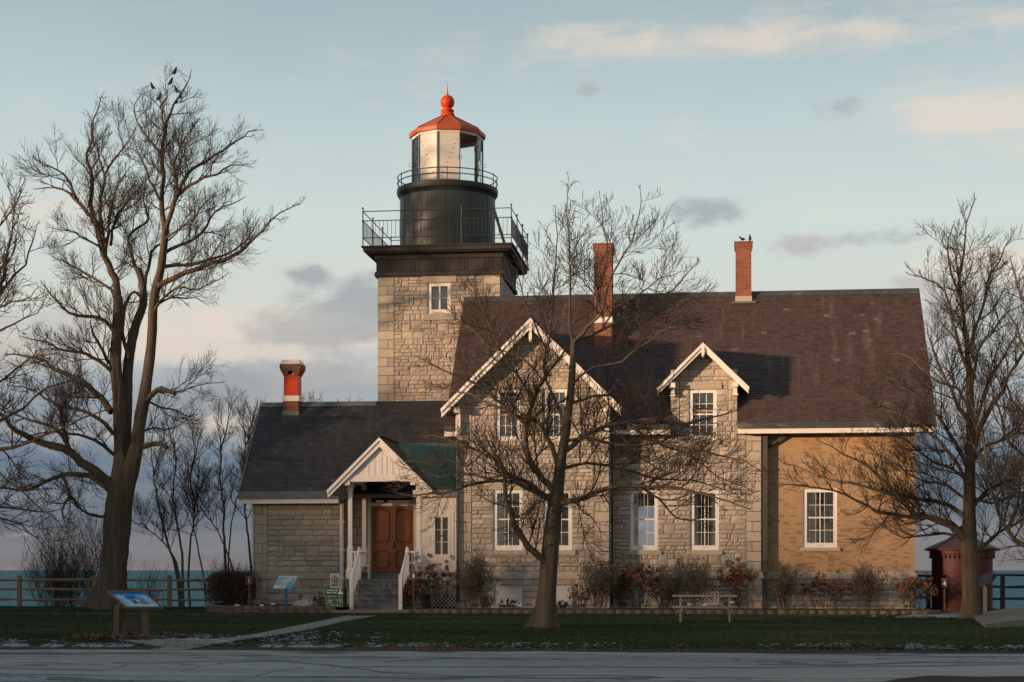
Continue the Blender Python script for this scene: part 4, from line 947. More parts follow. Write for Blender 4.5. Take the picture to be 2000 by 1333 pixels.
m = MB(); m.lathe(lx, ly, [(R1, z(390)), (R2-.08, z(388)), (R2-.02, z(384)), (R2, z(380)), (R2, z(374)), (R2-.02, z(373)), (.5, z(373))], 'black_paint', 64); m.build('upper_gallery', tower)
GZ = z(373)
m = MB()
for h in (z(350), z(368.5)+.16, ):
    m.tube([(lx+(R2-.03)*cos(2*pi*k/64), ly+(R2-.03)*sin(2*pi*k/64), h) for k in range(64)], .02, 'rail_metal', 6, closed=True)
for k in range(11):
    a = 2*pi*k/11-1.42; x, y = lx+(R2-.03)*cos(a), ly+(R2-.03)*sin(a); m.tube([(x, y, GZ-.1), (x, y, z(350)+.05)], .018, 'rail_metal', 6)
m.build('upper_railing', tower)
# ladder leaning on the drum
m = MB(); ya = ly-1.2
for q in (-.17, .17): m.bar((lx+R1+.62, ya+q, DZ+.01), (lx+R1+.06, ya+q, z(412)), .04, .09, 'black_paint')
for k in range(1, 9): f_ = k/9; xx = (lx+R1+.62)*(1-f_)+(lx+R1+.06)*f_; zz = (DZ+.01)*(1-f_)+z(412)*f_; m.tube([(xx, ya-.17, zz), (xx, ya+.17, zz)], .014, 'black_paint', 6)
m.build('ladder', tower)
# ten-sided lantern
NP = 10; R3 = 69.5*ly/F; L0, L1 = GZ, z(274); a_off = -pi/2-radians(7.4)
vt = lambda k, r=R3: (lx+r*cos(a_off+2*pi*k/NP), ly+r*sin(a_off+2*pi*k/NP))
mu = MB()
for k in range(NP):
    x, y = vt(k); mu.tube([(x, y, L0), (x, y, L1+.05)], .032, 'lead', 6)
mu.lathe(lx, ly, [(R3+.05, L0), (R3+.05, L0+.08), (R3, L0+.1), (R3-.08, L0+.1)], 'lead', NP, a_off); mu.lathe(lx, ly, [(R3-.06, L1-.02), (R3+.01, L1-.02), (R3+.03, L1+.02), (R3+.03, L1+.16), (R3+.1, L1+.17)], 'white_trim', NP, a_off)
lan = mu.build('lantern_frame', tower)
MATS['panel_white'] = None; mat('panel_white', (.60, .57, .52), .5, .12, 1.5, streak=((5, 5, .8), (.42, .36, .28), .4))
for k in range(NP):
    a, b_ = vt(k, R3-.015), vt(k+1, R3-.015); solid = k in (NP-1, 0)
    m = MB(); m.face([(*a, L0+.09), (*b_, L0+.09), (*b_, L1), (*a, L1)], 'panel_white' if solid else 'lantern_glass')
    if solid:
        for j in range(9):                                    # the slanting line of bolts
            f_ = .12+.72*j/8; f_ = f_ if k == NP-1 else 1-f_; h_ = 1-(.14+.72*j/8); nx_ = (a[0]*(1-f_)+b_[0]*f_, a[1]*(1-f_)+b_[1]*f_)
            m.tube([(nx_[0], nx_[1]-.004, L0+(L1-L0)*h_), (nx_[0], nx_[1]-.02, L0+(L1-L0)*h_)], .016, 'sign_ink', 6)
        m.build('lantern_panel', tower)
    else: m.build('pane', lan)
m = MB()
for k in (1, 2, 3, 8): x, y = vt(k, R3+.06); m.tube([(x+.07*cos(q*2*pi/12), y, (L0+L1)/2+.07*sin(q*2*pi/12)) for q in range(12)], .008, 'rail_metal', 5, closed=True)
m.build('handhold', lan)
m = MB(); m.lathe(lx, ly, [(.28, L0), (.28, L0+.5), (.2, L0+.6), (.24, L0+.7), (.24, L0+1.15), (.05, L0+1.3)], 'white_trim', 20); m.build('lamp', tower)
R4 = 75.5*ly/F; E0 = z(270)+.02
m = MB(); zt = z(229)
m.lathe(lx, ly, [(R3+.08, E0-.02), (R4, E0-.04), (R4+.01, E0+.10), (R4-.05, E0+.16), (.27, zt)], 'roof_red', NP, a_off)
for k in range(NP):
    x, y = vt(k, R4-.05); m.tube([(x, y, E0+.165), (lx+.27*cos(a_off+2*pi*k/NP), ly+.27*sin(a_off+2*pi*k/NP), zt+.01)], .018, 'roof_red', 6)
rr = m.build('lantern_roof', tower)
s_ = ly/F
m = MB(); prof = [(15*s_, z(229)), (14*s_, z(226)), (13.5*s_, z(222)), (9*s_, z(220)), (9*s_, z(219)), (13*s_, z(218)), (13*s_, z(216)), (8*s_, z(213.5)), (7*s_, z(211))]
cz_ = z(200); rb = 14*s_
prof += [(rb*sin(pi-a_*pi/14), cz_+rb*cos(pi-a_*pi/14)) for a_ in range(3, 15)]
m.lathe(lx, ly, prof, 'red_paint', 28); m.build('vent_ball', rr, smooth=True)
m = MB(); m.lathe(lx, ly, [(.05, z(187)), (.03, z(183)), (.018, z(175)), (.002, z(157))], 'roof_red', 8); m.build('spire', rr)
# ================================================================== TREES
V3 = mathutils.Vector
def tubes_mesh(name, groups, mtl, parent, smooth=True):
    """groups: list of (polyline [n x 3], radii [n], sides) -> one mesh, vectorised by (n, sides)"""
    by = {}
    for pts, rad, sd in groups: by.setdefault((len(pts), sd), []).append((pts, rad))
    VV = []; FF = []; off = 0; org = np.array(ORG.get(id(parent), (0, 0, 0)))
    for (n, sd), L in by.items():
        Pn = np.array([p for p, r in L], float)-org; Rn = np.array([r for p, r in L], float)      # B n 3, B n
        D = np.empty_like(Pn); D[:, 1:-1] = Pn[:, 2:]-Pn[:, :-2]; D[:, 0] = Pn[:, 1]-Pn[:, 0]; D[:, -1] = Pn[:, -1]-Pn[:, -2]
        D /= np.linalg.norm(D, axis=2, keepdims=True)+1e-9
        ref = np.where(np.abs(D[:, :1, 2:3]) < .75, np.array([0., 0., 1.]), np.array([1., .2, 0.])); ref = np.broadcast_to(ref, D.shape)
        E1 = np.cross(D, ref); E1 /= np.linalg.norm(E1, axis=2, keepdims=True)+1e-9; E2 = np.cross(D, E1)
        an = np.arange(sd)*2*pi/sd
        ring = E1[:, :, None, :]*np.cos(an)[None, None, :, None]+E2[:, :, None, :]*np.sin(an)[None, None, :, None]
        vv = Pn[:, :, None, :]+ring*Rn[:, :, None, None]; B = len(L)
        idx = np.arange(B*n*sd).reshape(B, n, sd)+off
        a = idx[:, :-1, :]; b_ = np.roll(a, -1, axis=2); c_ = np.roll(idx[:, 1:, :], -1, axis=2); d_ = idx[:, 1:, :]
        FF.append(np.stack([a, b_, c_, d_], -1).reshape(-1, 4)); VV.append(vv.reshape(-1, 3)); off += B*n*sd
    v = np.concatenate(VV); f = np.concatenate(FF)
    return arr_mesh(name, v, f, mtl, parent, smooth)
def arr_mesh(name, v, f, mtl, parent=None, smooth=False, tint=None):
    me = bpy.data.meshes.new(name); k = f.shape[1]
    me.vertices.add(len(v)); me.vertices.foreach_set('co', v.astype(np.float32).ravel())
    me.loops.add(f.size); me.loops.foreach_set('vertex_index', f.astype(np.int32).ravel())
    me.polygons.add(len(f)); me.polygons.foreach_set('loop_start', np.arange(0, f.size, k, dtype=np.int32))
    me.polygons.foreach_set('use_smooth', np.full(len(f), smooth))
    me.materials.append(MATS[mtl])
    if tint is not None: a = me.attributes.new('tint', 'FLOAT', 'FACE'); a.data.foreach_set('value', tint.astype(np.float32))
    me.update(); me.validate()
    o = bpy.data.objects.new(name, me); COL.objects.link(o)
    if parent is not None: o.parent = parent; KEEP.append(o); ORG[id(o)] = ORG.get(id(parent), (0, 0, 0))
    return o
def smooth_line(pts, rad, step):
    """Catmull-Rom through the points, resampled"""
    P_ = [V3(p) for p in pts]; n = len(P_); out = []; ro = []
    for i in range(n-1):
        p0, p1, p2, p3 = P_[max(i-1, 0)], P_[i], P_[i+1], P_[min(i+2, n-1)]; k = max(2, int((p2-p1).length/step))
        for j in range(k):
            t_ = j/k; out.append(.5*((2*p1)+(p2-p0)*t_+(2*p0-5*p1+4*p2-p3)*t_*t_+(3*p1-p0-3*p2+p3)*t_**3)); ro.append(rad[i]*(1-t_)+rad[i+1]*t_)
    out.append(P_[-1]); ro.append(rad[-1]); return out, ro
def rperp(d, R):
    v = V3((R.gauss(0, 1), R.gauss(0, 1), R.gauss(0, 1))); v -= d*v.dot(d); return v.normalized()
def grow(R, p, d, L, r, lev, cfg, out):
    n = cfg['seg'][lev]; st = L/n; pts = [p]; rad = [r]; wig = cfg['wig'][lev]; up = cfg['up'][lev]; dirs = [d]
    for i in range(n):
        d = (d+rperp(d, R)*wig*R.random()+V3((0, 0, up*st))).normalized(); p = p+d*st; pts.append(p); dirs.append(d); rad.append(max(cfg['rmin'], r*(1-.82*(i+1)/n)))
    out[lev].append((pts, rad))
    if lev+1 >= len(cfg['seg']): return
    sp = cfg['sp'][lev]; k = int(L/sp+R.random())
    for j in range(k):
        f_ = .12+.88*(j+R.random())/k; x = f_*n; i = min(int(x), n-1); q = pts[i].lerp(pts[i+1], x-i)
        an = R.uniform(.4, .85); dd = dirs[i+1]; pe = rperp(dd, R)
        if pe.z < 0 and R.random() < cfg.get('upb', .5): pe = -pe
        nd = (dd*cos(an)+pe*sin(an)).normalized()
        grow(R, q, nd, L*R.uniform(.42, .85)*(1-.5*f_), max(cfg['rmin'], rad[i]*.6), lev+1, cfg, out)
CFG = dict(seg=[9, 6, 4], wig=[.27, .22, .2], up=[.09, .08, .07], sp=[.125, .115], rmin=.0046, upb=.6)
def tree(name, label, u, v, Y, trunk, limbs, px, cfg=CFG, seed=1, spawn=.42, reach=1.0, bark='bark', twig='twig', group=None, flare=1.5, tipspan=1.0, cat='bare tree'):
    """trunk/limbs: polylines in (u, v, r) photo pixels with a depth swing; px metres per pixel at Y"""
    R = gfr(seed); b0 = P(u, HZ, Y); root = thing(name, (b0[0], Y, 0), label, cat, group)
    tg = []; L1 = []; out = [[], [], [], [], []]
    def conv(pl, dy0, dy1, step, jit=0):
        pts = []; rad = []; n = len(pl)
        for i, q in enumerate(pl):
            f_ = i/(n-1); y = Y+dy0+(dy1-dy0)*f_**1.1; p = P(q[0], q[1], y); pts.append(V3(p)); rad.append(q[2]*px)
        return smooth_line(pts, rad, step)
    for T in trunk:
        pts, rad = conv(T['p'], T.get('d', (0, 0))[0], T.get('d', (0, 0))[1], .22)
        if T.get('base'):
            for i, p in enumerate(pts):
                if i == 0: p.z = -.05
        rad = [r*(1+R.uniform(-.035, .035)) for r in rad]
        # a lumpy, buttressed bole
        n = len(pts); tg.append((pts, rad, T.get('base', 0)))
    # trunk mesh with fluting
    VV = []; FF = []; off = 0; org = V3(ORG[id(root)])
    for pts, rad, isb in tg:
        sd = 32 if isb else 14; n = len(pts); ph = R.uniform(0, 6)
        for i, p in enumerate(pts):
            d = (pts[min(i+1, n-1)]-pts[max(i-1, 0)]).normalized(); e1 = d.cross(V3((0, 1, .01))).normalized() if abs(d.y) < .9 else d.cross(V3((1, 0, 0))).normalized(); e2 = d.cross(e1)
            h = p.z
            for j in range(sd):
                a = 2*pi*j/sd; fl = 1+(.06*sin(3*a+ph+h*.5)+.045*sin(5*a+ph*2-h*.8)+.045*sin(9*a+.6*sin(h*1.2)+ph)+R.uniform(-.035, .035))
                if isb: fl += max(0, 1-h/isb)**2.2*(flare-1)*(.5+.7*max(0, sin(4*a+ph))+.25*sin(7*a+ph))
                q = p+(e1*cos(a)+e2*sin(a))*rad[i]*fl-org; VV.append(q)
        for i in range(n-1):
            for j in range(sd): FF.append((off+i*sd+j, off+i*sd+(j+1) % sd, off+(i+1)*sd+(j+1) % sd, off+(i+1)*sd+j))
        off += n*sd
    arr_mesh('trunk', np.array([tuple(q) for q in VV]), np.array(FF), bark, root, True)
    # limbs
    lg = []
    src = [(l, 0) for l in limbs]
    for l, _ in src:
        dd = l.get('d', (0, R.uniform(-1.6, 1.6))); pts, rad = conv(l['p'], dd[0], dd[1], .3); rad = [q*.95 for q in rad]
        for i in range(1, len(pts)): pts[i] = pts[i]+V3((R.uniform(-1, 1), R.uniform(-1, 1), R.uniform(-1, 1)))*.035
        lg.append((pts, rad, 8)); n = len(pts)
        leng = sum((pts[i+1]-pts[i]).length for i in range(n-1)); sp = l.get('sp', spawn); acc = R.uniform(0, sp); rch = l.get('reach', reach)
        for i in range(n-1):
            st = (pts[i+1]-pts[i]).length; f_ = i/n; acc += st*(1 if rad[i] < .16 else .45)
            while acc > sp:
                acc -= sp
                if f_ < l.get('from', .12): continue
                d = (pts[i+1]-pts[i]).normalized(); pe = rperp(d, R); 
                if pe.z < 0 and R.random() < .5: pe = -pe
                an = R.uniform(.5, 1.15); nd = (d*cos(an)+pe*sin(an)).normalized()
                grow(R, pts[i], nd, rch*R.uniform(.45, 1.3)*(1.45-1.15*f_), min(rad[i]*.55, .024), 0, cfg, out)
        d = (pts[-1]-pts[-2]).normalized()
        for q in range(2): grow(R, pts[-1], (d+rperp(d, R)*.25).normalized(), rch*.12, rad[-1]*.9, 0, cfg, out)
    tubes_mesh('limbs', lg, bark, root)
    g = [(p, r, 5) for p, r in out[0]]+[(p, r, 4) for p, r in out[1]]+[(p, r, 3) for p, r in out[2]]+[(p, r, 3) for p, r in out[3]]+[(p, r, 3) for p, r in out[4]]
    tubes_mesh('twigs', g, twig, root, False)
    return root
def LB(r0, r1, pts, **k):
    n = len(pts); return dict(p=[(x, y, r0+(r1-r0)*(i/(n-1))**1.05) for i, (x, y) in enumerate(pts)], **k)

# --- the maple in front of the gable
pxm = 41.2/F
tree('bare_maple', 'slender bare maple standing on the lawn in front of the stone gable', 1067, 1228, 41.2,
    [dict(p=[(1064, 1230, 17), (1067, 1190, 16), (1071, 1140, 15.5), (1074, 1090, 16.5), (1079, 1040, 15), (1083, 1000, 13.5), (1087, 970, 14), (1092, 930, 11.5), (1097, 890, 10), (1104, 850, 9), (1109, 810, 8), (1114, 770, 7.2), (1117, 730, 6.6), (1119, 690, 6), (1120, 668, 5.4)], base=1.1)],
    [LB(3.4, .6, [(1120, 672), (1111, 640), (1113, 590), (1115, 543), (1111, 475), (1107, 414), (1110, 372)], d=(0, .3)),
     LB(4.2, .6, [(1120, 675), (1128, 660), (1147, 640), (1172, 615), (1189, 563), (1206, 516), (1233, 475), (1250, 421), (1253, 376)], d=(0, -.8)),
     LB(2.4, .6, [(1172, 612), (1168, 560), (1186, 500), (1180, 440), (1172, 385)], d=(-.2, .6)),
     LB(3.6, .7, [(1122, 668), (1179, 644), (1233, 617), (1280, 583), (1321, 563), (1358, 512)], d=(0, 1.2)),
     LB(2.2, .6, [(1206, 620), (1240, 580), (1290, 545), (1330, 530)], d=(.4, -1)),
     dict(p=[(1068, 1100, 9), (1057, 1093, 7.5), (1030, 1066, 7), (1013, 1040, 6.2), (1000, 1008, 5.4), (988, 975, 4.6), (986, 934, 4), (978, 905, 3), (962, 880, 2), (950, 850, 1)], d=(0, -1.5)),
     LB(8, 1.3, [(1084, 985), (1071, 975), (1037, 951), (1010, 938), (990, 927), (976, 907), (943, 887), (909, 873), (868, 857), (830, 850)], d=(0, .9)),
     LB(4.5, .9, [(1078, 975), (1044, 961), (1010, 944), (970, 941), (929, 944), (889, 958), (841, 965), (790, 965), (750, 960)], d=(0, -1.5)),
     LB(3, .8, [(985, 925), (950, 935), (905, 925), (860, 930), (815, 915)], d=(.3, 1.5)),
     LB(8, 2.2, [(1092, 970), (1081, 958), (1057, 934), (1037, 907), (1027, 873), (1029, 840), (1037, 806), (1047, 772), (1061, 745), (1078, 718), (1098, 688)], d=(0, .8)),
     LB(4.5, .8, [(1027, 830), (997, 806), (970, 779), (936, 752), (902, 738), (860, 718), (820, 700)], d=(.3, -1)),
     LB(5.8, 1, [(1096, 925), (1078, 873), (1064, 840), (1037, 819), (1003, 813), (963, 792), (922, 772), (875, 759), (835, 752)], d=(0, 1.6)),
     LB(2.8, .7, [(1042, 790), (1010, 730), (976, 680), (956, 630), (935, 585), (930, 545)], d=(.4, -.8)),
     LB(3.5, .7, [(1106, 830), (1078, 772), (1064, 718), (1071, 664), (1078, 610), (1081, 543), (1088, 462), (1084, 410)], d=(0, 1.2)),
     LB(2.4, .7, [(1070, 690), (1050, 640), (1030, 600), (1015, 550), (1000, 520)], d=(.8, .0)),
     LB(2.4, .7, [(1060, 745), (1020, 700), (960, 680), (920, 640), (880, 630)], d=(.4, 1.6)),
     LB(6.5, 1, [(1090, 985), (1125, 978), (1172, 958), (1213, 951), (1267, 951), (1327, 954), (1388, 968), (1456, 992)], d=(0, -1.6)),
     LB(3, .9, [(1250, 950), (1275, 968), (1300, 988), (1321, 1012), (1345, 1018), (1380, 1005)], d=(-.8, -.2)),
     LB(5.6, 1, [(1106, 880), (1138, 853), (1179, 836), (1226, 823), (1280, 826), (1348, 826), (1400, 814), (1440, 800)], d=(0, .9)),
     LB(3.6, .8, [(1101, 915), (1145, 907), (1213, 917), (1280, 934), (1354, 940), (1430, 965)], d=(0, 1.6)),
     LB(3.4, .8, [(1105, 862), (1150, 858), (1200, 868), (1290, 868), (1380, 885), (1450, 900), (1500, 935)], d=(0, -1.2)),
     LB(2.8, .7, [(1116, 788), (1159, 772), (1213, 772), (1273, 779), (1330, 765)], d=(0, 1)),
     LB(3, .7, [(1117, 752), (1159, 718), (1213, 705), (1267, 664), (1310, 640)], d=(0, -1.2)),
     LB(2.4, .7, [(1113, 770), (1090, 790), (1060, 830), (1050, 870), (1020, 880)], d=(0, -1.8)),
     LB(2.2, .7, [(1109, 810), (1130, 850), (1135, 900), (1165, 925)], d=(0, -1.8)),
     LB(2.2, .7, [(940, 885), (915, 910), (880, 900), (830, 905), (780, 900)], d=(.4, .2)),
     LB(2.6, .7, [(1225, 823), (1270, 860), (1330, 880), (1400, 930), (1470, 960)], d=(.2, -.6)),
     LB(2.4, .7, [(1170, 838), (1210, 850), (1260, 900), (1310, 925), (1360, 915)], d=(.2, -1.3)),
     LB(2.0, .6, [(1070, 975), (1045, 985), (1020, 1010), (1020, 1035)], d=(0, -1.4)),
     LB(2.0, .6, [(1120, 980), (1140, 1000), (1165, 1020), (1175, 1045)], d=(0, -1.4))],
    pxm, seed=5, spawn=.27, reach=1.2, bark='bark_smooth', flare=1.9)

# --- the great old tree at the left
pxl = 58.4/F
tree('old_tree', 'huge old bare tree with furrowed trunk on the lawn behind the info panel', 222, 1198, 58.4,
    [dict(p=[(214, 1199, 29), (217, 1170, 27), (222, 1120, 25.5), (226, 1065, 26), (231, 1000, 27), (236, 950, 26), (240, 915, 22), (237, 880, 15), (234, 830, 13), (231, 770, 12), (226, 716, 11.5), (228, 660, 10.5), (231, 610, 9.8), (231, 580, 9)], base=1.5),
     dict(p=[(234, 1030, 10), (240, 985, 17), (246, 950, 19), (256, 915, 17.5), (267, 875, 14), (273, 832, 12.5), (281, 786, 12), (288, 740, 10.5), (294, 693, 9.8), (298, 646, 9.4), (299, 601, 9.6), (305, 562, 9), (314, 525, 8), (320, 480, 7.2), (323, 448, 6.8)], d=(-.1, -.4)),
     dict(p=[(243, 930, 8), (245, 885, 11), (247, 830, 10.5), (249, 770, 10.5), (250, 720, 10.5), (258, 665, 9.5), (268, 628, 8.5), (280, 594, 8), (279, 560, 7), (270, 525, 6)], d=(.1, .9))],
    [LB(8.5, .9, [(231, 590), (225, 547), (211, 516), (196, 475), (186, 435), (173, 417), (155, 399), (135, 376), (108, 367), (74, 368)], d=(0, -.6)),
     LB(5.5, .7, [(183, 435), (180, 417), (178, 376), (180, 345), (171, 318), (169, 300), (182, 268), (180, 246), (193, 212), (199, 182)], d=(-.1, .8)),
     LB(5, .7, [(205, 490), (199, 453), (196, 420), (196, 390), (205, 345), (196, 322), (191, 291), (182, 270)], d=(.1, 1.3)),
     LB(2.6, .6, [(203, 345), (225, 309), (252, 273), (262, 250)], d=(.8, .2)),
     LB(3, .6, [(155, 399), (135, 354), (112, 331), (85, 322), (72, 310)], d=(-.3, -1.2)),
     LB(3.6, .6, [(206, 500), (211, 457), (216, 412), (225, 372), (240, 345), (262, 318)], d=(.2, -1)),
     LB(3.4, .6, [(216, 480), (225, 430), (252, 390), (270, 367), (294, 343)], d=(.2, 1)),
     LB(3.2, .7, [(203, 500), (193, 484), (157, 462), (135, 453), (96, 446)], d=(0, -1.5)),
     LB(3.8, .7, [(226, 590), (216, 565), (180, 543), (148, 525), (121, 511), (98, 500)], d=(0, 1.5)),
     LB(5.2, .9, [(232, 655), (220, 642), (193, 619), (166, 619), (135, 610), (117, 592), (99, 574), (85, 555)], d=(0, -2)),
     LB(4.5, 2.2, [(252, 700), (240, 650), (247, 592), (262, 570), (276, 585)], d=(.1, .8)),
     LB(5, .8, [(277, 545), (266, 525), (256, 489), (252, 466), (270, 444), (288, 426), (281, 390), (284, 350)], d=(.8, 1.6)),
     LB(4, .8, [(280, 570), (292, 507), (300, 485), (318, 478), (345, 455), (365, 420)], d=(.8, 1.8)),
     LB(6.2, .7, [(323, 452), (319, 430), (317, 390), (318, 345), (318, 300), (322, 258), (331, 225), (350, 187), (366, 165), (373, 140)], d=(-.4, -.2)),
     LB(3, .6, [(319, 310), (300, 285), (283, 262), (268, 235), (262, 205), (275, 185)], d=(-.4, .8)),
     LB(2.6, .6, [(322, 260), (318, 230), (314, 210), (325, 192), (330, 170)], d=(-.3, -1)),
     LB(5.4, .8, [(323, 452), (337, 408), (346, 381), (373, 363), (396, 349), (423, 340), (450, 322), (490, 326)], d=(-.4, -1.4)),
     LB(4.4, .7, [(345, 384), (360, 349), (378, 331), (405, 313), (432, 295), (463, 277), (486, 259), (508, 253)], d=(-.8, .6)),
     LB(3.2, .6, [(344, 384), (345, 350), (342, 318), (355, 282), (373, 255), (383, 238)], d=(-.8, .5)),
     LB(3.2, .6, [(319, 400), (300, 370), (285, 330), (272, 300), (262, 262)], d=(-.4, -1.4)),
     LB(6.4, .8, [(306, 560), (342, 543), (373, 529), (414, 516), (454, 502), (477, 484), (499, 466), (522, 439), (544, 417), (580, 401)], d=(-.4, -1.8)),
     LB(4.4, .8, [(316, 520), (333, 520), (373, 518), (414, 507), (450, 495), (485, 462), (505, 430)], d=(-.4, 1.2)),
     LB(3.4, .7, [(301, 610), (310, 592), (333, 570), (360, 563), (387, 565), (418, 552), (445, 535)], d=(-.4, -2)),
     LB(2.8, .7, [(300, 615), (311, 597), (333, 581), (364, 583), (383, 581), (402, 592)], d=(-.3, .8)),
     LB(4, .7, [(320, 495), (351, 480), (382, 466), (405, 444), (418, 415), (450, 398), (475, 388)], d=(-.4, 1.4)),
     LB(3, .7, [(320, 470), (345, 450), (380, 425), (400, 395), (440, 375)], d=(-.4, -2)),
     LB(13, 3.2, [(222, 965), (214, 945), (186, 921), (158, 902), (135, 884), (102, 870), (65, 860), (33, 842), (9, 818), (-25, 790)], d=(0, -2.5), sp=.34),
     LB(5.5, 1.5, [(140, 890), (121, 851), (84, 828), (47, 818), (0, 800)], d=(-1, 1)),
     LB(5, 1.2, [(135, 880), (128, 850), (118, 815), (125, 790), (105, 760)], d=(-1, -2)),
     LB(8, 1.6, [(218, 805), (205, 786), (172, 753), (140, 735), (107, 721), (88, 707), (56, 698), (15, 692)], d=(0, 1.6)),
     LB(5, 1, [(222, 730), (209, 716), (181, 698), (153, 688), (116, 684), (93, 670), (50, 660)], d=(0, -1.6)),
     LB(4.2, 1.6, [(216, 712), (200, 688), (184, 655), (178, 636)], d=(0, -.6)),
     LB(8, 2, [(222, 970), (209, 953), (177, 930), (130, 926), (93, 940), (47, 958), (-10, 949)], d=(0, 2.5), sp=.34),
     LB(5, 1, [(228, 895), (218, 884), (186, 860), (153, 851), (105, 843), (60, 850)], d=(0, -2)),
     LB(5, 1, [(226, 850), (195, 820), (150, 800), (110, 790), (60, 760), (20, 755)], d=(0, 1.5)),
     LB(3.6, 1, [(212, 1010), (172, 1005), (149, 986), (135, 958), (105, 935)], d=(0, -1.6)),
     LB(4, 1, [(120, 930), (135, 970), (120, 1000), (150, 1030)], d=(1, -1)),
     dict(p=[(258, 892, 8), (274, 876, 6.5), (298, 867, 5.5), (312, 868, 5), (326, 873, 4.5)], d=(0, -.8), sp=1.2, reach=.5),
     dict(p=[(280, 790, 8), (286, 783, 6.5), (302, 765, 5.6), (314, 760, 5), (341, 768, 4)], d=(-.2, -.8), sp=.6, reach=.8),
     LB(2.6, .7, [(308, 765), (335, 764), (355, 766), (390, 752), (430, 748)], d=(-.5, -1)),
     LB(2.4, .7, [(283, 780), (310, 795), (345, 800), (370, 815), (385, 800)], d=(-.2, .8)),
     LB(2.4, .7, [(270, 850), (300, 835), (330, 840), (360, 825)], d=(-.2, 1.2))],
    pxl, seed=9, spawn=.30, reach=1.3, flare=1.9)

# --- the tree at the right
pxr = 50.4/F
tree('bare_maple', 'bare many-limbed tree before the round red hut right of the house', 1899, 1206, 50.4,
    [dict(p=[(1898, 1207, 16), (1897, 1170, 15), (1896, 1130, 15), (1895, 1095, 16), (1894, 1060, 14), (1893, 1010, 12), (1894, 960, 11), (1895, 915, 9.5), (1896, 850, 8), (1895, 784, 7), (1893, 719, 6)], base=.8)],
    [LB(5.8, .8, [(1893, 725), (1890, 690), (1888, 654), (1879, 588), (1875, 543), (1885, 490), (1888, 438), (1900, 395)], d=(0, .3)),
     LB(7, 2.5, [(1896, 920), (1905, 865), (1924, 817), (1957, 765), (1983, 712), (2010, 675)], d=(0, -.8)),
     LB(4.4, .8, [(1893, 740), (1872, 667), (1859, 621), (1846, 569), (1815, 549), (1778, 534)], d=(0, -.6)),
     LB(4, .8, [(1892, 690), (1905, 640), (1918, 608), (1926, 556), (1950, 510), (1975, 465)], d=(0, 1)),
     LB(4, .8, [(1895, 760), (1910, 690), (1935, 650), (1970, 610), (2005, 590)], d=(0, -1.2)),
     LB(3, .7, [(1878, 590), (1860, 540), (1852, 490), (1860, 440)], d=(.1, -.8)),
     LB(4.5, .8, [(1895, 830), (1865, 778), (1839, 725), (1820, 680), (1810, 635)], d=(0, 1)),
     LB(5, .8, [(1894, 930), (1880, 895), (1852, 843), (1826, 804), (1787, 765), (1741, 739), (1690, 722)], d=(0, -1)),
     LB(5, .8, [(1893, 970), (1880, 930), (1852, 882), (1813, 843), (1761, 810), (1702, 784), (1645, 758)], d=(0, 1)),
     LB(7, .9, [(1892, 1065), (1865, 1032), (1839, 1019), (1787, 1003), (1748, 960), (1696, 915), (1650, 889), (1605, 866)], d=(0, -.8)),
     LB(5.2, .8, [(1892, 1020), (1852, 987), (1794, 974), (1728, 960), (1683, 947), (1617, 934), (1535, 905)], d=(0, 1.2)),
     LB(5, .8, [(1893, 1050), (1839, 1013), (1781, 1010), (1715, 1000), (1650, 967), (1580, 950), (1515, 946)], d=(0, -1.6)),
     LB(3.6, .8, [(1892, 1075), (1865, 1047), (1813, 1045), (1765, 1052), (1741, 1039), (1712, 1017)], d=(0, .4)),
     LB(3.4, .8, [(1893, 980), (1850, 950), (1790, 935), (1740, 900), (1680, 880)], d=(0, 1.8)),
     LB(3.4, .8, [(1893, 940), (1860, 915), (1810, 895), (1770, 860), (1720, 850)], d=(0, -1.8)),
     LB(3, .7, [(1895, 800), (1870, 760), (1830, 745), (1780, 700), (1740, 690)], d=(0, 1.6)),
     LB(5.2, 1.2, [(1898, 1085), (1918, 1068), (1950, 1039), (1983, 1026), (2030, 1000)], d=(0, -.8)),
     LB(4, 1, [(1896, 1000), (1925, 960), (1965, 940), (2010, 905)], d=(0, 1)),
     LB(4, 1, [(1896, 900), (1930, 870), (1970, 850), (2015, 800)], d=(0, 1.6)),
     LB(4, 1, [(1895, 860), (1915, 800), (1930, 740), (1960, 700), (1990, 640)], d=(0, 1.2)),
     LB(3.4, 1, [(1896, 970), (1935, 985), (1975, 970), (2015, 975)], d=(0, -1.5))],
    pxr, seed=12, spawn=.26, reach=1.25, bark='bark_smooth')

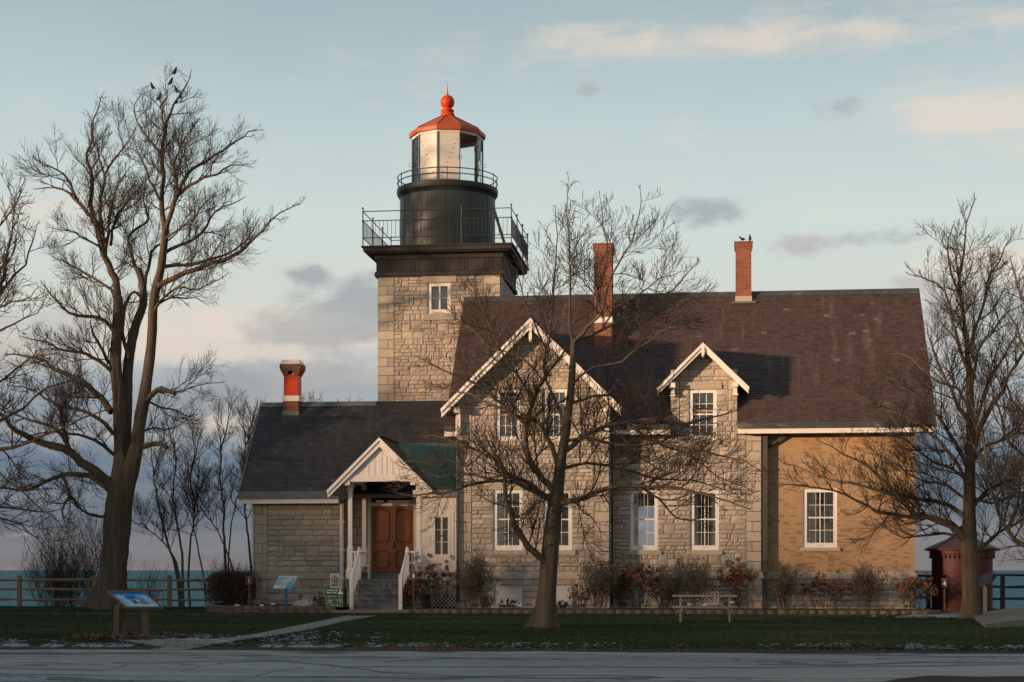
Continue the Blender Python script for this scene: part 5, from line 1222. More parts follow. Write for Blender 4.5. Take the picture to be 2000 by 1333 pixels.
# --- trees whose trunks stand outside the frame at either side
tree('roadside_tree', 'bare tree reaching in from beyond the left edge of the lawn', -150, 1256, 33.0,
    [dict(p=[(-150, 1250, 24), (-148, 1150, 21), (-145, 1050, 20), (-140, 950, 18), (-130, 850, 15), (-118, 740, 11), (-110, 640, 7.5), (-116, 520, 4), (-110, 420, 2), (-114, 330, .8)], base=1.2)],
    [LB(6, .9, [(-135, 900), (-60, 890), (0, 880), (90, 850), (160, 820), (228, 786)], d=(0, -1)),
     LB(5, .9, [(-130, 860), (-60, 850), (20, 815), (90, 760), (160, 735)], d=(0, 1)),
     LB(6, .8, [(-112, 660), (-60, 600), (-10, 570), (12, 520), (20, 450), (36, 380)], d=(0, -1)),
     LB(4, .8, [(-112, 700), (-50, 660), (10, 560), (48, 520), (62, 470), (70, 440)], d=(0, 1)),
     LB(4, .8, [(-120, 760), (-60, 700), (0, 650), (50, 625), (85, 600)], d=(0, -.6)),
     LB(4, .8, [(-112, 640), (-70, 540), (-40, 470), (0, 440), (30, 400), (45, 360)], d=(0, .6)),
     LB(3.6, .8, [(-115, 720), (-50, 640), (5, 600), (40, 585), (72, 570)], d=(0, -1.6)),
     LB(5, .9, [(-140, 980), (-70, 985), (0, 990), (60, 1000), (112, 995)], d=(0, 1)),
     LB(3.4, .8, [(-60, 985), (0, 1010), (40, 1025), (65, 1050)], d=(.2, .8)),
     LB(3.4, .8, [(-60, 890), (-10, 920), (40, 960), (100, 1010), (135, 1045)], d=(0, -1.2)),
     LB(4.5, .9, [(-125, 800), (-50, 780), (10, 740), (60, 700), (110, 690)], d=(0, -1))],
    33.0/F, seed=15, spawn=.27, reach=1.0)
tree('roadside_tree', 'bare tree leaning in from the right edge beyond the plank ramp', 2150, 1235, 46.5,
    [dict(p=[(2150, 1225, 24), (2145, 1170, 21), (2135, 1120, 20), (2130, 1040, 18), (2125, 900, 14), (2115, 760, 9), (2108, 640, 5), (2112, 540, 2.5), (2106, 450, .8)], base=1.1)],
    [LB(6, 1.2, [(2135, 1150), (2060, 1110), (2000, 1068), (1970, 1036), (1950, 1000), (1931, 947), (1924, 895), (1918, 843), (1900, 790)], d=(0, -.6)),
     LB(5, 1, [(2120, 960), (2060, 930), (2010, 900), (1970, 860), (1950, 800), (1935, 740)], d=(0, 1)),
     LB(5, 1, [(2115, 820), (2060, 760), (2010, 700), (1985, 640), (1960, 600)], d=(0, -1)),
     LB(4, 1, [(2120, 900), (2050, 850), (1990, 800), (1960, 740), (1950, 690)], d=(0, 1.5)),
     LB(4, 1, [(2125, 1010), (2060, 1000), (2010, 985), (1965, 940), (1920, 930)], d=(0, -1)),
     LB(3.6, .8, [(1970, 1036), (1985, 990), (1990, 940), (1975, 890), (1985, 830)], d=(-.4, .8)),
     LB(2.4, .7, [(2110, 660), (2140, 600), (2170, 540), (2180, 480)], d=(0, .8)),
     LB(2.4, .7, [(2112, 700), (2160, 660), (2210, 640), (2250, 600)], d=(0, -1)),
     LB(4, 1, [(2115, 780), (2070, 680), (2020, 620), (1985, 560), (1975, 510)], d=(0, 1)),
     LB(3, .8, [(1925, 900), (1900, 870), (1870, 850), (1850, 810)], d=(-.4, -.8))],
    46.5/F, seed=16, spawn=.32, reach=1.35)

# --- young trees and brush along the bluff
CFG_B = dict(seg=[7, 5, 4], wig=[.2, .22, .25], up=[.30, .24, .15], sp=[.16, .13], rmin=.0042, upb=.8)
px6 = 66.0/F
def bluff_tree(label, u, stems, Y=66.0, seed=1, reach=1.15, spawn=.19, z0=None):
    pxs = Y/F
    return tree('bluff_tree', label, u, 1190, Y, [dict(p=[(x, y, r*.6) for x, y, r in s[:3]], d=(0, .1)) for s in stems],
        [dict(p=[(x, y, r*.62) for x, y, r in s[2:]], d=(.1, .8*((i % 3)-1))) for i, s in enumerate(stems)]+[dict(p=[(s[-3][0], s[-3][1], s[-3][2]*.8), ((s[-3][0]+s[-1][0])/2+12*(-1)**i, (s[-3][1]+s[-1][1])/2, 1.2), (s[-1][0]+22*(-1)**i, s[-1][1]+8, .7)], d=(0, -.8)) for i, s in enumerate(stems)],
        pxs, cfg=CFG_B, seed=seed, spawn=spawn, reach=reach, bark='bark_smooth', group='young trees on the bluff', flare=1.1, cat='young tree')
bluff_tree('bare young tree with leaning stems just right of the huge old trunk', 345, [
    [(352, 1195, 5), (348, 1140, 5), (338, 1090, 4.2), (322, 1040, 3.4), (310, 990, 2.8), (300, 930, 2), (296, 880, 1.3), (300, 835, .8)],
    [(358, 1195, 5), (357, 1130, 4.6), (356, 1080, 4), (345, 1020, 3.2), (338, 960, 2.5), (345, 900, 2), (338, 850, 1.2), (345, 805, .8)],
    [(360, 1195, 4), (352, 1140, 3.6), (345, 1100, 3), (320, 1060, 2.4), (290, 1035, 1.8), (262, 1020, 1.1), (250, 1015, .8)]], seed=61)
bluff_tree('bare young tree with two upright stems beside the dark clipped hedge', 400, [
    [(372, 1195, 4), (368, 1130, 3.8), (372, 1060, 3.2), (380, 1000, 2.8), (372, 930, 2.2), (380, 880, 1.6), (372, 830, .9)],
    [(404, 1195, 3.2), (398, 1130, 3), (388, 1080, 2.6), (378, 1030, 2.2), (385, 980, 1.8), (400, 930, 1.3), (410, 890, .8)]], seed=62)
bluff_tree('taller bare young tree rising behind the dark clipped hedge', 440, [
    [(446, 1195, 5), (441, 1120, 4.6), (438, 1050, 4), (436, 990, 3.6), (430, 930, 3), (432, 880, 2.2), (425, 830, 1.4), (430, 785, .8)],
    [(450, 1195, 3), (455, 1120, 2.6), (440, 1070, 2.2), (415, 1020, 1.8), (395, 980, 1.2), (380, 950, .8)],
    [(446, 1195, 3), (446, 1100, 2.6), (452, 1020, 2.2), (466, 960, 1.8), (480, 900, 1.3), (490, 850, .8)]], seed=63, reach=1.15)
bluff_tree('bare young tree half hidden behind the left corner of the wing', 492, [
    [(497, 1195, 4.4), (492, 1130, 4.2), (486, 1060, 3.6), (478, 1000, 3), (474, 940, 2.5), (480, 870, 2), (476, 820, 1.2), (482, 780, .8)],
    [(500, 1195, 3.4), (498, 1100, 3), (496, 1000, 2.5), (505, 920, 2), (500, 850, 1.4), (510, 790, .8)]], seed=64, reach=1.1)
bluff_tree('bare tree whose top twigs show above the wing roof by the small red chimney', 640, [
    [(640, 1195, 5), (638, 1000, 4), (632, 900, 3), (615, 840, 2), (600, 790, 1), (590, 770, .7)],
    [(645, 1195, 4), (650, 1000, 3.4), (660, 900, 2.4), (680, 820, 1.4), (684, 775, .7)]], seed=65, reach=.7, Y=68)
CFG_S = dict(seg=[6, 5, 4], wig=[.25, .3, .3], up=[.4, .35, .25], sp=[.2, .18], rmin=.004, upb=.8)
def brush(label, u, n, hgt, spread, seed, Y=65.2):
    R = gfr(seed); r = thing('brush', (PX(u, Y), Y, -1.2), label, 'bush', 'brush on the bluff'); out = [[], [], [], [], []]; o = V3(ORG[id(r)])
    for i in range(n):
        a = R.uniform(-1, 1); d = V3((a*.55*spread, R.uniform(-.3, .3), 1)).normalized()
        grow(R, o+V3((a*.35, R.uniform(-.2, .2), 0)), d, hgt*R.uniform(.6, 1.05), .016, 0, CFG_S, out)
    tubes_mesh('twigs', [(p, q, 4) for p, q in out[0]]+[(p, q, 3) for p, q in out[1]+out[2]], 'twig', r, False)
brush('bare twiggy bush behind the rail fence left of the old trunk', 122, 13, 3.6, 1.2, 71)
brush('thinner bare bush behind the rail fence close beside the old trunk', 163, 7, 3.8, .7, 72)
brush('low bare bush behind the fence right of the old trunk', 290, 6, 2.4, 1.2, 73)

# ================================================================== SHRUBS AT THE FOOT OF THE WALLS
def cards(centres, size, seed, tint=None, flat=0.0):
    """small leaf-like quads at the points"""
    r_ = np.random.default_rng(seed); n = len(centres); c = np.array(centres)
    a = r_.normal(size=(n, 3)); a /= np.linalg.norm(a, axis=1, keepdims=True); b_ = r_.normal(size=(n, 3)); b_ -= a*(a*b_).sum(1, keepdims=True); b_ /= np.linalg.norm(b_, axis=1, keepdims=True)
    s_ = (size*r_.uniform(.6, 1.3, n))[:, None]; a *= s_; b_ *= s_*.6
    v = np.stack([c-a, c+b_, c+a, c-b_], 1).reshape(-1, 3); f = np.arange(n*4).reshape(n, 4)
    return v, f, (r_.random(n) if tint is None else tint)
def shrub(label, u, v_top, wpx, kind, seed, Y=56.4, group=None, base=.18):
    R = gfr(seed); x0 = PX(u, Y); h = PZ(v_top, Y, u)-base; wd = wpx*Y/F/2*1.15
    name = {'bloom': 'hydrangea_bush', 'leafy': 'deciduous_shrub', 'low': 'low_shrub', 'green': 'evergreen_shrub'}[kind]
    r = thing(name, (x0, Y, base), label, 'bush', group); o = V3((x0, Y, base)); out = [[], [], [], [], []]
    n = {'bloom': 26, 'leafy': 29, 'low': 24, 'green': 14}[kind]
    cfg = dict(seg=[6, 4, 3], wig=[.25, .35, .3], up=[.3, .3, .2], sp=[.17, .12] if kind == 'leafy' else [.32, .25], rmin=.003, upb=.8)
    for i in range(n):
        a = R.uniform(-1, 1); b_ = R.uniform(-1, 1); L = h*R.uniform(.62, 1.0)*(1-.18*abs(a)); d = V3((a*wd*.8, b_*wd*.5, h)).normalized()
        grow(R, o+V3((a*wd*.45, b_*wd*.35, 0)), d, L*1.02, .008, 0, cfg, out)
    tubes_mesh('stems', [(p, q, 4) for p, q in out[0]]+[(p, q, 3) for p, q in out[1]+out[2]], 'twig_pale' if kind == 'leafy' else 'twig', r, False)
    C = []
    if kind == 'bloom':
        V_ = []; F_ = []; T_ = []; off = 0; tips = [p[-1] for p, q in out[0]]+[p[-1] for p, q in out[1] if R.random() < .45]
        for i, t_ in enumerate(tips):
            rr = R.uniform(.06, .10); r2 = np.random.default_rng(seed*100+i); q = r2.normal(size=(34, 3)); q /= np.linalg.norm(q, axis=1, keepdims=True); q *= (rr*r2.uniform(.6, 1.0, 34))[:, None]; q[:, 2] *= .85
            tb = R.random(); v, f, tt = cards(q+np.array(t_)+np.array([0, 0, .02]), .034, seed*100+i, np.clip(r2.normal(tb, .15, 34), 0, 1)); V_.append(v); F_.append(f+off); T_.append(tt); off += len(v)
        v = np.concatenate(V_)-np.array(ORG[id(r)]); arr_mesh('flower_heads', v, np.concatenate(F_), 'rust_bloom', r, False, np.concatenate(T_))
        pts = [p[R.randrange(1, len(p))]+V3((R.uniform(-.06, .06), R.uniform(-.06, .06), -.02)) for p, q in out[0]+out[1] for _ in range(2) if p[0].z < base+h*.7]
        if pts: v, f, tt = cards([tuple(q) for q in pts], .05, seed); arr_mesh('leaves', v-np.array(ORG[id(r)]), f, 'leaf_litter', r, False, tt)
    else:
        dens, sz, m_ = {'leafy': (3, .024, 'shrub_leaf'), 'low': (5, .03, 'hedge_leaf'), 'green': (9, .035, 'evergreen')}[kind]
        pts = [p[R.randrange(1, len(p))]+V3((R.uniform(-.03, .03), R.uniform(-.03, .03), R.uniform(-.03, .03))) for lv in (0, 1, 2) for p, q in out[lv] for _ in range(dens if lv else dens)]
        v, f, tt = cards([tuple(q) for q in pts], sz, seed); arr_mesh('leaves', v-np.array(ORG[id(r)]), f, m_, r, False, tt)
    return r
HG = 'hydrangeas with dried rust-brown heads'
shrub('dried rust-brown hydrangea in front of the white clapboard wall', 848, 1098, 84, 'bloom', 201, 56.2, HG)
shrub('small dried hydrangea with a few brown heads just right of the steps', 800, 1140, 30, 'bloom', 202, 55.9, HG)
shrub('dried hydrangea under the stone wall right of the black downpipe', 1253, 1102, 76, 'bloom', 203, 56.4, HG)
shrub('dried hydrangea behind the right half of the picnic table', 1436, 1100, 78, 'bloom', 204, 56.4, HG)
shrub('pale dried hydrangea below the brick wall window', 1609, 1124, 72, 'bloom', 205, 56.6, HG)
shrub('dried hydrangea at the right corner of the brick wall', 1786, 1124, 66, 'bloom', 206, 56.4, HG)
SG = 'thin grey-brown shrubs along the wall'
shrub('thin grey shrub at the left corner of the stone gable', 922, 1098, 56, 'leafy', 211, 56.0, SG)
shrub('thin grey shrub at the right corner of the stone gable', 1168, 1098, 62, 'leafy', 212, 56.0, SG)
shrub('wide twiggy shrub behind the left half of the picnic table', 1342, 1092, 100, 'leafy', 213, 56.3, SG)
shrub('twiggy shrub at the grey downpipe between stone and brick', 1532, 1108, 78, 'leafy', 214, 56.4, SG)
shrub('twiggy shrub at the right part of the brick wall', 1694, 1108, 64, 'leafy', 215, 56.6, SG)
LG = 'low dark plants in the flower bed'
shrub('low dark reddish shrub right of the second white lattice vent', 1132, 1140, 44, 'low', 221, 55.6, LG)
shrub('low evergreen tuft beneath the left white lattice vent', 996, 1170, 46, 'green', 222, 55.2, LG)
shrub('low evergreen tuft showing just right of the maple trunk', 1098, 1172, 24, 'green', 223, 55.2, LG)
shrub('low dark plant left of the grey shrub at the gable corner', 950, 1160, 26, 'low', 224, 55.2, LG)
shrub('low withered plant against the wing wall left of the green price board', 612, 1158, 80, 'low', 225, 56.0, LG)
shrub('dark reddish shrub between the dried hydrangea and wide shrub by the table', 1296, 1135, 34, 'low', 226, 56.0, LG)
shrub('low rusty shrub left of the first hydrangea past the black downpipe', 1216, 1120, 30, 'low', 227, 56.2, LG)
# clipped hedge
def hedge():
    Y = 58.6; x0, x1 = PX(404, Y), PX(497, Y); r = thing('clipped_hedge', ((x0+x1)/2, Y, 0), 'dark brown rounded clipped hedge at the left corner of the wing', 'hedge'); h = PZ(1118, Y, 450)
    r_ = np.random.default_rng(33); n = 9000; a = r_.uniform(-1, 1, n); b_ = r_.uniform(-1, 1, n); c = r_.random(n)**.6
    w_ = (x1-x0)/2; ok = (np.abs(a)**3+np.abs(b_)**3+np.maximum(0, c-.3)**3*2.2) < 1.05; a, b_, c = a[ok], b_[ok], c[ok]
    taper = np.minimum(1, .62+.5*np.sqrt(c)); pts = np.stack([a*w_*taper, b_*1.0*taper, c*h], 1)
    v, f, t_ = cards(pts, .035, 34); arr_mesh('foliage', v, f, 'hedge_leaf', r, False, t_)
    R = gfr(4); out = [[], [], [], [], []]
    for i in range(60): grow(R, V3(ORG[id(r)])+V3((R.uniform(-.5, .5), R.uniform(-.5, .5), 0)), V3((R.uniform(-.8, .8), R.uniform(-.6, .6), 1)).normalized(), h*R.uniform(.8, 1.08), .009, 0, CFG_S, out)
    tubes_mesh('stems', [(p, q, 3) for p, q in out[0]+out[1]+out[2]], 'twig', r, False)
hedge()

# ================================================================== BEDS AND EDGING
def edging(name, label, pts, z, courses, seed, org):
    r = thing(name, org, label, 'garden edging', 'block edging of the flower beds'); m = MB(); R = gfr(seed); hh = z/courses
    L = [0]
    for a, b_ in zip(pts[:-1], pts[1:]): L.append(L[-1]+math.dist(a, b_))
    def at(s):
        for i in range(len(pts)-1):
            if s <= L[i+1] or i == len(pts)-2: f_ = (s-L[i])/(L[i+1]-L[i]); return V3((pts[i][0]+(pts[i+1][0]-pts[i][0])*f_, pts[i][1]+(pts[i+1][1]-pts[i][1])*f_, 0))
    for c in range(courses):
        s = .2*c
        while s < L[-1]-.25:
            e = s+R.uniform(.28, .36); a, b_ = at(s+.008), at(min(e, L[-1])-.008); d = (b_-a).normalized(); n = V3((d.y, -d.x, 0)); z0, z1 = c*hh, (c+1)*hh-.006-R.uniform(0, .006)
            q = (a+b_)/2+n*(.05+R.uniform(-.015, .015)); i_ = R.uniform(-.012, .012)
            poly = [a+n*i_, a.lerp(q, .75)+n*.02, b_.lerp(q, .75)+n*.02, b_+n*i_, b_-n*.24, a-n*.24]
            m.raw([(*p.xy, z0) for p in poly]+[(*p.xy, z1) for p in poly], [(6, 7, 8, 9, 10, 11)]+[(k, (k+1) % 6, 6+(k+1) % 6, 6+k) for k in range(6)], 'edging', R.random()); s = e
    m.build('blocks', r)
ey = 54.5
lpts = [(PX(388, 57.5), 59.5), (PX(384, 56.4), 57.6), (PX(392, 55.4), 56.2), (PX(415, 54.9), 55.2), (PX(450, 54.6), 54.65), (PX(520, ey), ey), (PX(668, ey), ey)]
edging('block_edging', 'two-course block edging of the bed in front of the low wing', lpts, .23, 2, 81, (lpts[5][0], ey, 0))
rpts = [(PX(790, ey), ey), (PX(1300, ey), ey-.05), (PX(1800, ey), ey), (PX(1832, ey), ey+.3), (PX(1842, ey+.8), ey+1.2)]
edging('block_edging', 'long low block edging from the steps to the corner by the red hut', rpts, .14, 1, 82, (PX(1300, ey), ey, 0))
def bed(poly, z, n=60):
    m = MB(); m.face([(x, y, z) for x, y in poly], 'mulch'); struct(m.build('flower_bed'))
bed([(p[0], p[1]+.12) for p in lpts]+[(PX(668, ey), 60.5), (PX(395, 60), 60.5)], .19)
bed([(PX(790, ey), ey+.1), (PX(1300, ey), ey+.05), (PX(1800, ey), ey+.1), (PX(1835, ey+.8), ey+1.4), (PX(1800, 58), 58.3), (PX(790, 58.6), 58.6)], .115)
# loose mulch and dead leaves on the beds, as one litter each
def litter(name, n, sampler, size, seed, mtl='leaf_litter', label=None):
    r_ = np.random.default_rng(seed); pts = sampler(r_, n); v, f, t_ = cards(pts, size, seed+1); v[:, 2] = pts[:, 2].repeat(4)+(v[:, 2]-pts[:, 2].repeat(4))*.45; o = arr_mesh(name, v, f, mtl, None, False, t_); struct(o, 'stuff'); return o
def smp_bed(r_, n):
    x = r_.uniform(PX(795, ey), PX(1835, ey), n); y = r_.uniform(ey+.12, 57.0, n); return np.stack([x, y, np.full(n, .13)], 1)
litter('dead_leaves', 2600, smp_bed, .035, 401)
def smp_bed2(r_, n):
    x = r_.uniform(PX(420, ey), PX(668, ey), n); y = r_.uniform(ey+.12, 59.4, n); return np.stack([x, y, np.full(n, .205)], 1)
litter('dead_leaves', 700, smp_bed2, .035, 405)
# plant tags
def tagbox(u, v, label, Y):
    x, y, z = P(u, v, Y); r = thing('plant_tag', (x, Y, .12), label, 'plant tag', 'white plant tags in the flower beds')
    m = MB(); m.box(x-.006, x+.006, Y-.004, Y+.004, .12, z, 'rail_metal'); m.build('stake', r); m = MB(); m.hexa([(x-.075, Y-.03, z-.015), (x+.075, Y-.03, z-.03), (x+.075, Y+.0, z-.03), (x-.075, Y+.0, z-.015), (x-.075, Y+.02, z+.04), (x+.075, Y+.02, z+.025), (x+.075, Y+.03, z+.025), (x-.075, Y+.03, z+.04)], 'panel_cream'); m.build('plate', r)
for u, v, l, Y in ((511, 1183, 'white plant tag farthest left in the bed under the wing corner', 55.0), (533, 1180, 'white plant tag just left of the blue post panel', 55.3), (1014, 1183, 'white plant tag right of the evergreen tuft under the lattice vent', 54.9), (1047, 1181, 'white plant tag just left of the maple trunk', 55.0),
                   (1347, 1181, 'left one of two white tags seen below the picnic tabletop', 55.1), (1376, 1182, 'right one of two white tags seen below the picnic tabletop', 55.0), (1429, 1177, 'white plant tag beside the right leg of the picnic table', 55.6), (463, 1183, 'white plant tag in front of the clipped hedge', 55.6)): tagbox(u, v, l, Y)
# field stone in the wing bed
m = MB(); R = gfr(3); x, y, z = P(597, 1178, 55.9); vs = []
for j in range(5):
    for i in range(10): a = 2*pi*i/10; rr = [.30, .38, .34, .22, .05][j]*R.uniform(.85, 1.15); vs.append((x+rr*cos(a)*1.15, 55.9+rr*sin(a)*.7, .12+[0, .1, .2, .28, .31][j]*R.uniform(.95, 1.05)))
m.raw(vs, [(j*10+i, j*10+(i+1) % 10, (j+1)*10+(i+1) % 10, (j+1)*10+i) for j in range(4) for i in range(10)]+[tuple(range(40, 50))], 'stone', .6); tag(m.build('field_stone'), 'rounded grey field stone in the bed right of the blue panel', 'rock')

# ================================================================== FENCES
def rail_fence(name, label, posts, Y, zs, mtl, org, cat='fence', h=1.22, base=0):
    r = thing(name, org, label, cat); R = gfr(len(posts))
    for u in posts:
        x = PX(u, Y); m = MB(); w_ = .075; q = R.uniform(-.01, .01); m.hexa([(x-w_, Y-w_, base-.1), (x+w_, Y-w_, base-.1), (x+w_, Y+w_, base-.1), (x-w_, Y+w_, base-.1), (x-w_+.01+q, Y-w_, h), (x+w_+q, Y-w_, h), (x+w_+q, Y+w_, h-.03), (x-w_+.01+q, Y+w_, h-.03)], mtl); m.build('post', r)
    for a, b_ in zip(posts[:-1], posts[1:]):
        for z in zs:
            xa, xb = PX(a, Y)-.1, PX(b_, Y)+.1; dz = R.uniform(-.03, .03); m = MB(); k = 5
            pts = [(xa+(xb-xa)*i/k, Y+.01+R.uniform(-.01, .01), z+dz*(i/k-.5)*2+R.uniform(-.008, .008)) for i in range(k+1)]; m.tube(pts, [.035]+[.052+R.uniform(-.006, .006)]*(k-1)+[.035], mtl, 6); m.build('rail', r)
    return r
FY = 61.6
rail_fence('split_rail_fence', 'weathered tan split-rail fence along the bluff behind the old tree', [-254, -108, 38, 185, 331, 477, 560], FY, [1.04, .68, .29], 'fence_wood', (PX(185, FY), FY, 0))
FY2 = 61.2
rail_fence('split_rail_fence', 'dark split-rail fence along the bluff beyond the round red hut', [1700, 1813, 1958, 2104], FY2, [1.23, .84, .42], 'fence_dark', (PX(1900, FY2), FY2, 0))

# ================================================================== ROUND RED HUT
HY = 59.4; hx = PX(1879, HY); hr = 56.5*HY/F; hut = thing('oil_house', (hx, HY, 0), 'small round dark red brick hut with conical roof behind the right tree', 'hut')
m = MB(); z = lambda v: PZ(v, HY, 1879); m.lathe(hx, HY, [(hr+.03, 0), (hr+.03, .12), (hr, .14), (hr, z(1088)), (hr+.04, z(1086)), (hr+.04, z(1083)), (hr+.08, z(1082)), (hr+.08, z(1076))], 'hut_red', 48); m.build('wall', hut, smooth=False)
m = MB()
for k in range(44): a = 2*pi*k/44; x, y = hx+(hr+.05)*cos(a), HY+(hr+.05)*sin(a); m.bar((x, y, z(1091)), (x, y, z(1083.5)), .07, .06, 'hut_red', up=(cos(a), sin(a), 0))
m.build('dentils', hut)
m = MB(); m.lathe(hx, HY, [(hr+.05, z(1075)), (hr+.22, z(1076)), (hr+.24, z(1072)), (hr*.5, z(1053)), (.07, z(1037)), (.07, z(1033)), (.10, z(1031)), (.07, z(1028)), (.0, z(1026))], 'hut_roof', 48); m.build('roof', hut)

# ================================================================== SIGNS
def text(s, x, y, z, size, mtl, parent, bold=0.0, align='CENTER', sx=1.0, shear=0.0, name='lettering', rot=(pi/2, 0, 0)):
    c = bpy.data.curves.new(name, 'FONT'); c.body = s; c.size = size; c.align_x = align; c.align_y = 'CENTER'; c.offset = bold; c.extrude = .003; c.shear = shear; c.materials.append(MATS[mtl])
    o = bpy.data.objects.new(name, c); COL.objects.link(o); og = ORG.get(id(parent), (0, 0, 0)); o.location = (x-og[0], y-og[1], z-og[2]); o.rotation_euler = rot; o.scale = (sx, 1, 1)
    dg = bpy.context.evaluated_depsgraph_get(); dg.update(); me = bpy.data.meshes.new_from_object(o.evaluated_get(dg)); q = bpy.data.objects.new(name, me); COL.objects.link(q)
    q.location, q.rotation_euler, q.scale = o.location, o.rotation_euler, o.scale; bpy.data.objects.remove(o); q.parent = parent; return q
# number markers
def marker(num, u, vt, vb, wpx, Y, label, frame, base=0.1):
    x = PX(u, Y); r = thing('number_marker', (x, Y, base), label, 'marker sign', 'numbered tour markers'); z0, z1 = PZ(vb, Y, u), PZ(vt, Y, u); w_ = wpx*Y/F/2
    m = MB(); m.box(x-w_, x+w_, Y-.02, Y+.01, z0, z1, frame); m.build('frame', r); m = MB(); m.box(x-w_*.68, x+w_*.68, Y-.026, Y-.0205, z0+.04, z1-.04, 'sign_ink'); m.build('plate', r)
    m = MB(); m.box(x-.022, x+.022, Y-.01, Y+.03, base-.1, z0-.001, 'post_wood'); m.build('post', r)
    text(num, x, Y-.028, z0+(z1-z0)*.40, (z1-z0)*.60, 'white_trim', r, bold=.006)
    m = MB(); zt = z1-(z1-z0)*.24; m.hexa([(x-.03, Y-.03, zt-.03), (x+.03, Y-.03, zt-.03), (x+.03, Y-.0265, zt-.03), (x-.03, Y-.0265, zt-.03), (x-.012, Y-.03, zt+.045), (x+.012, Y-.03, zt+.045), (x+.012, Y-.0265, zt+.045), (x-.012, Y-.0265, zt+.045)], 'panel_blue'); m.build('emblem', r)
marker('1', 486.5, 1125, 1142, 13, 55.2, 'orange-framed marker with number 1 beside the clipped hedge', 'sign_orange', .19)
marker('8', 808, 1115, 1133, 14, 55.4, 'orange-framed marker with number 8 just right of the steps', 'sign_orange', .11)
marker('4', 1844.5, 1130, 1148, 10, 56.5, 'dark marker with number 4 in front of the red hut', 'post_wood', 0)
# white rule sign on a post with the green price board
Y = 55.0; xs_ = PX(654, Y); sg = thing('rules_sign', (xs_, Y, .19), 'small white sign reading no food, drinks or pets above the price board', 'sign')
z0, z1 = PZ(1149, Y, 654), PZ(1121, Y, 654); w_ = 9.3*Y/F
def rplate(m, xa, xb, za, zb, y, th, r_, mtl):
    ring = []
    for cx, cz_, a0 in ((xb-r_, zb-r_, 0), (xa+r_, zb-r_, 90), (xa+r_, za+r_, 180), (xb-r_, za+r_, 270)):
        for k in range(5): a = radians(a0+k*22.5); ring.append((cx+r_*cos(a), cz_+r_*sin(a)))
    n = len(ring); m.raw([(x, y, z) for x, z in ring]+[(x, y+th, z) for x, z in ring], [tuple(reversed(range(n))), tuple(range(n, 2*n))]+[(i, (i+1) % n, n+(i+1) % n, n+i) for i in range(n)], mtl)
m = MB(); rplate(m, xs_-w_, xs_+w_, z0, z1, Y, .008, .035, 'sign_white'); m.build('plate', sg)
H = z1-z0
for s_, f_, sz in (('NO', .82, .082), ('FOOD', .665, .088), ('DRINKS', .51, .080), ('or PETS', .36, .076), ('ALLOWED IN', .235, .042), ('LIGHTHOUSE', .15, .042)): text(s_, xs_, Y-.004, z0+H*f_, sz, 'sign_ink', sg, bold=.0025, sx=.92 if len(s_) > 4 else 1.1)
m = MB(); m.box(xs_-.03, xs_+.03, Y+.012, Y+.06, .1, z1-.05, 'rail_metal'); m.build('post', sg)
xg = PX(654, Y-.02); gs = thing('price_board', (xg, Y-.05, .19), 'dark green state park price board with white lettering left of the steps', 'sign'); z0, z1 = PZ(1187, Y, 654), PZ(1149.5, Y, 654); w_ = 17.5*Y/F; H = z1-z0; yb = Y-.06
m = MB(); m.box(xg-w_, xg+w_, yb, yb+.04, z0, z1, 'sign_green'); m.build('board', gs)
m = MB(); fx0, fx1, fz0, fz1 = xg-w_*.92, xg+w_*.92, z0+H*.06, z0+H*.46
for a, b_, c_, d_ in ((fx0, fx1, fz0, fz0+.007), (fx0, fx1, fz1-.007, fz1), (fx0, fx0+.007, fz0+.007, fz1-.007), (fx1-.007, fx1, fz0+.007, fz1-.007)): m.box(a, b_, yb-.004, yb-.0005, c_, d_, 'white_trim')
m.build('border', gs)
xl_ = xg-w_*.90
text('Golden Hill', xl_, yb-.004, z0+H*.90, .080, 'white_trim', gs, .0028, 'LEFT'); text('State Park', xl_, yb-.004, z0+H*.775, .080, 'white_trim', gs, .0028, 'LEFT')
text('Lighthouse Tours', xg, yb-.004, z0+H*.59, .075, 'white_trim', gs, .0, 'CENTER', shear=.35, sx=.98)
for s_, p_, f_ in (('Adult ......', '$ 1.00', .375), ('Child ......', '$  .50', .26)): text(s_, fx0+.035, yb-.004, z0+H*f_, .068, 'white_trim', gs, .0012, 'LEFT'); text(p_, fx1-.03, yb-.004, z0+H*f_, .068, 'white_trim', gs, .0012, 'RIGHT')
text('Under 5 Free', xg, yb-.004, z0+H*.135, .064, 'white_trim', gs, .001, shear=.2)
m = MB(); ex = xg+w_*.66; ez = z0+H*.70
for (a, b_, c_, d_) in ((-.09, .09, 0, .03), (-.075, -.02, .03, .065), (-.03, .03, .03, .11), (-.02, .02, .11, .17), (.03, .075, .03, .075)): m.box(ex+a, ex+b_, yb-.004, yb-.0005, ez+c_, ez+d_-.0005, 'white_trim')
m.raw([(ex-.02, yb-.003, ez+.17), (ex+.02, yb-.003, ez+.17), (ex, yb-.003, ez+.225)], [(0, 1, 2)], 'white_trim'); m.build('emblem', gs)
# slanted interpretive panels
def quadpatch(m, o, A, B, a0, a1, b0, b1, lift, mtl):
    n = V3(A).cross(V3(B)).normalized()*lift; o = V3(o); A = V3(A); B = V3(B); m.face([tuple(o+A*a+B*b_+n) for a, b_ in ((a0, b0), (a1, b0), (a1, b1), (a0, b1))], mtl)
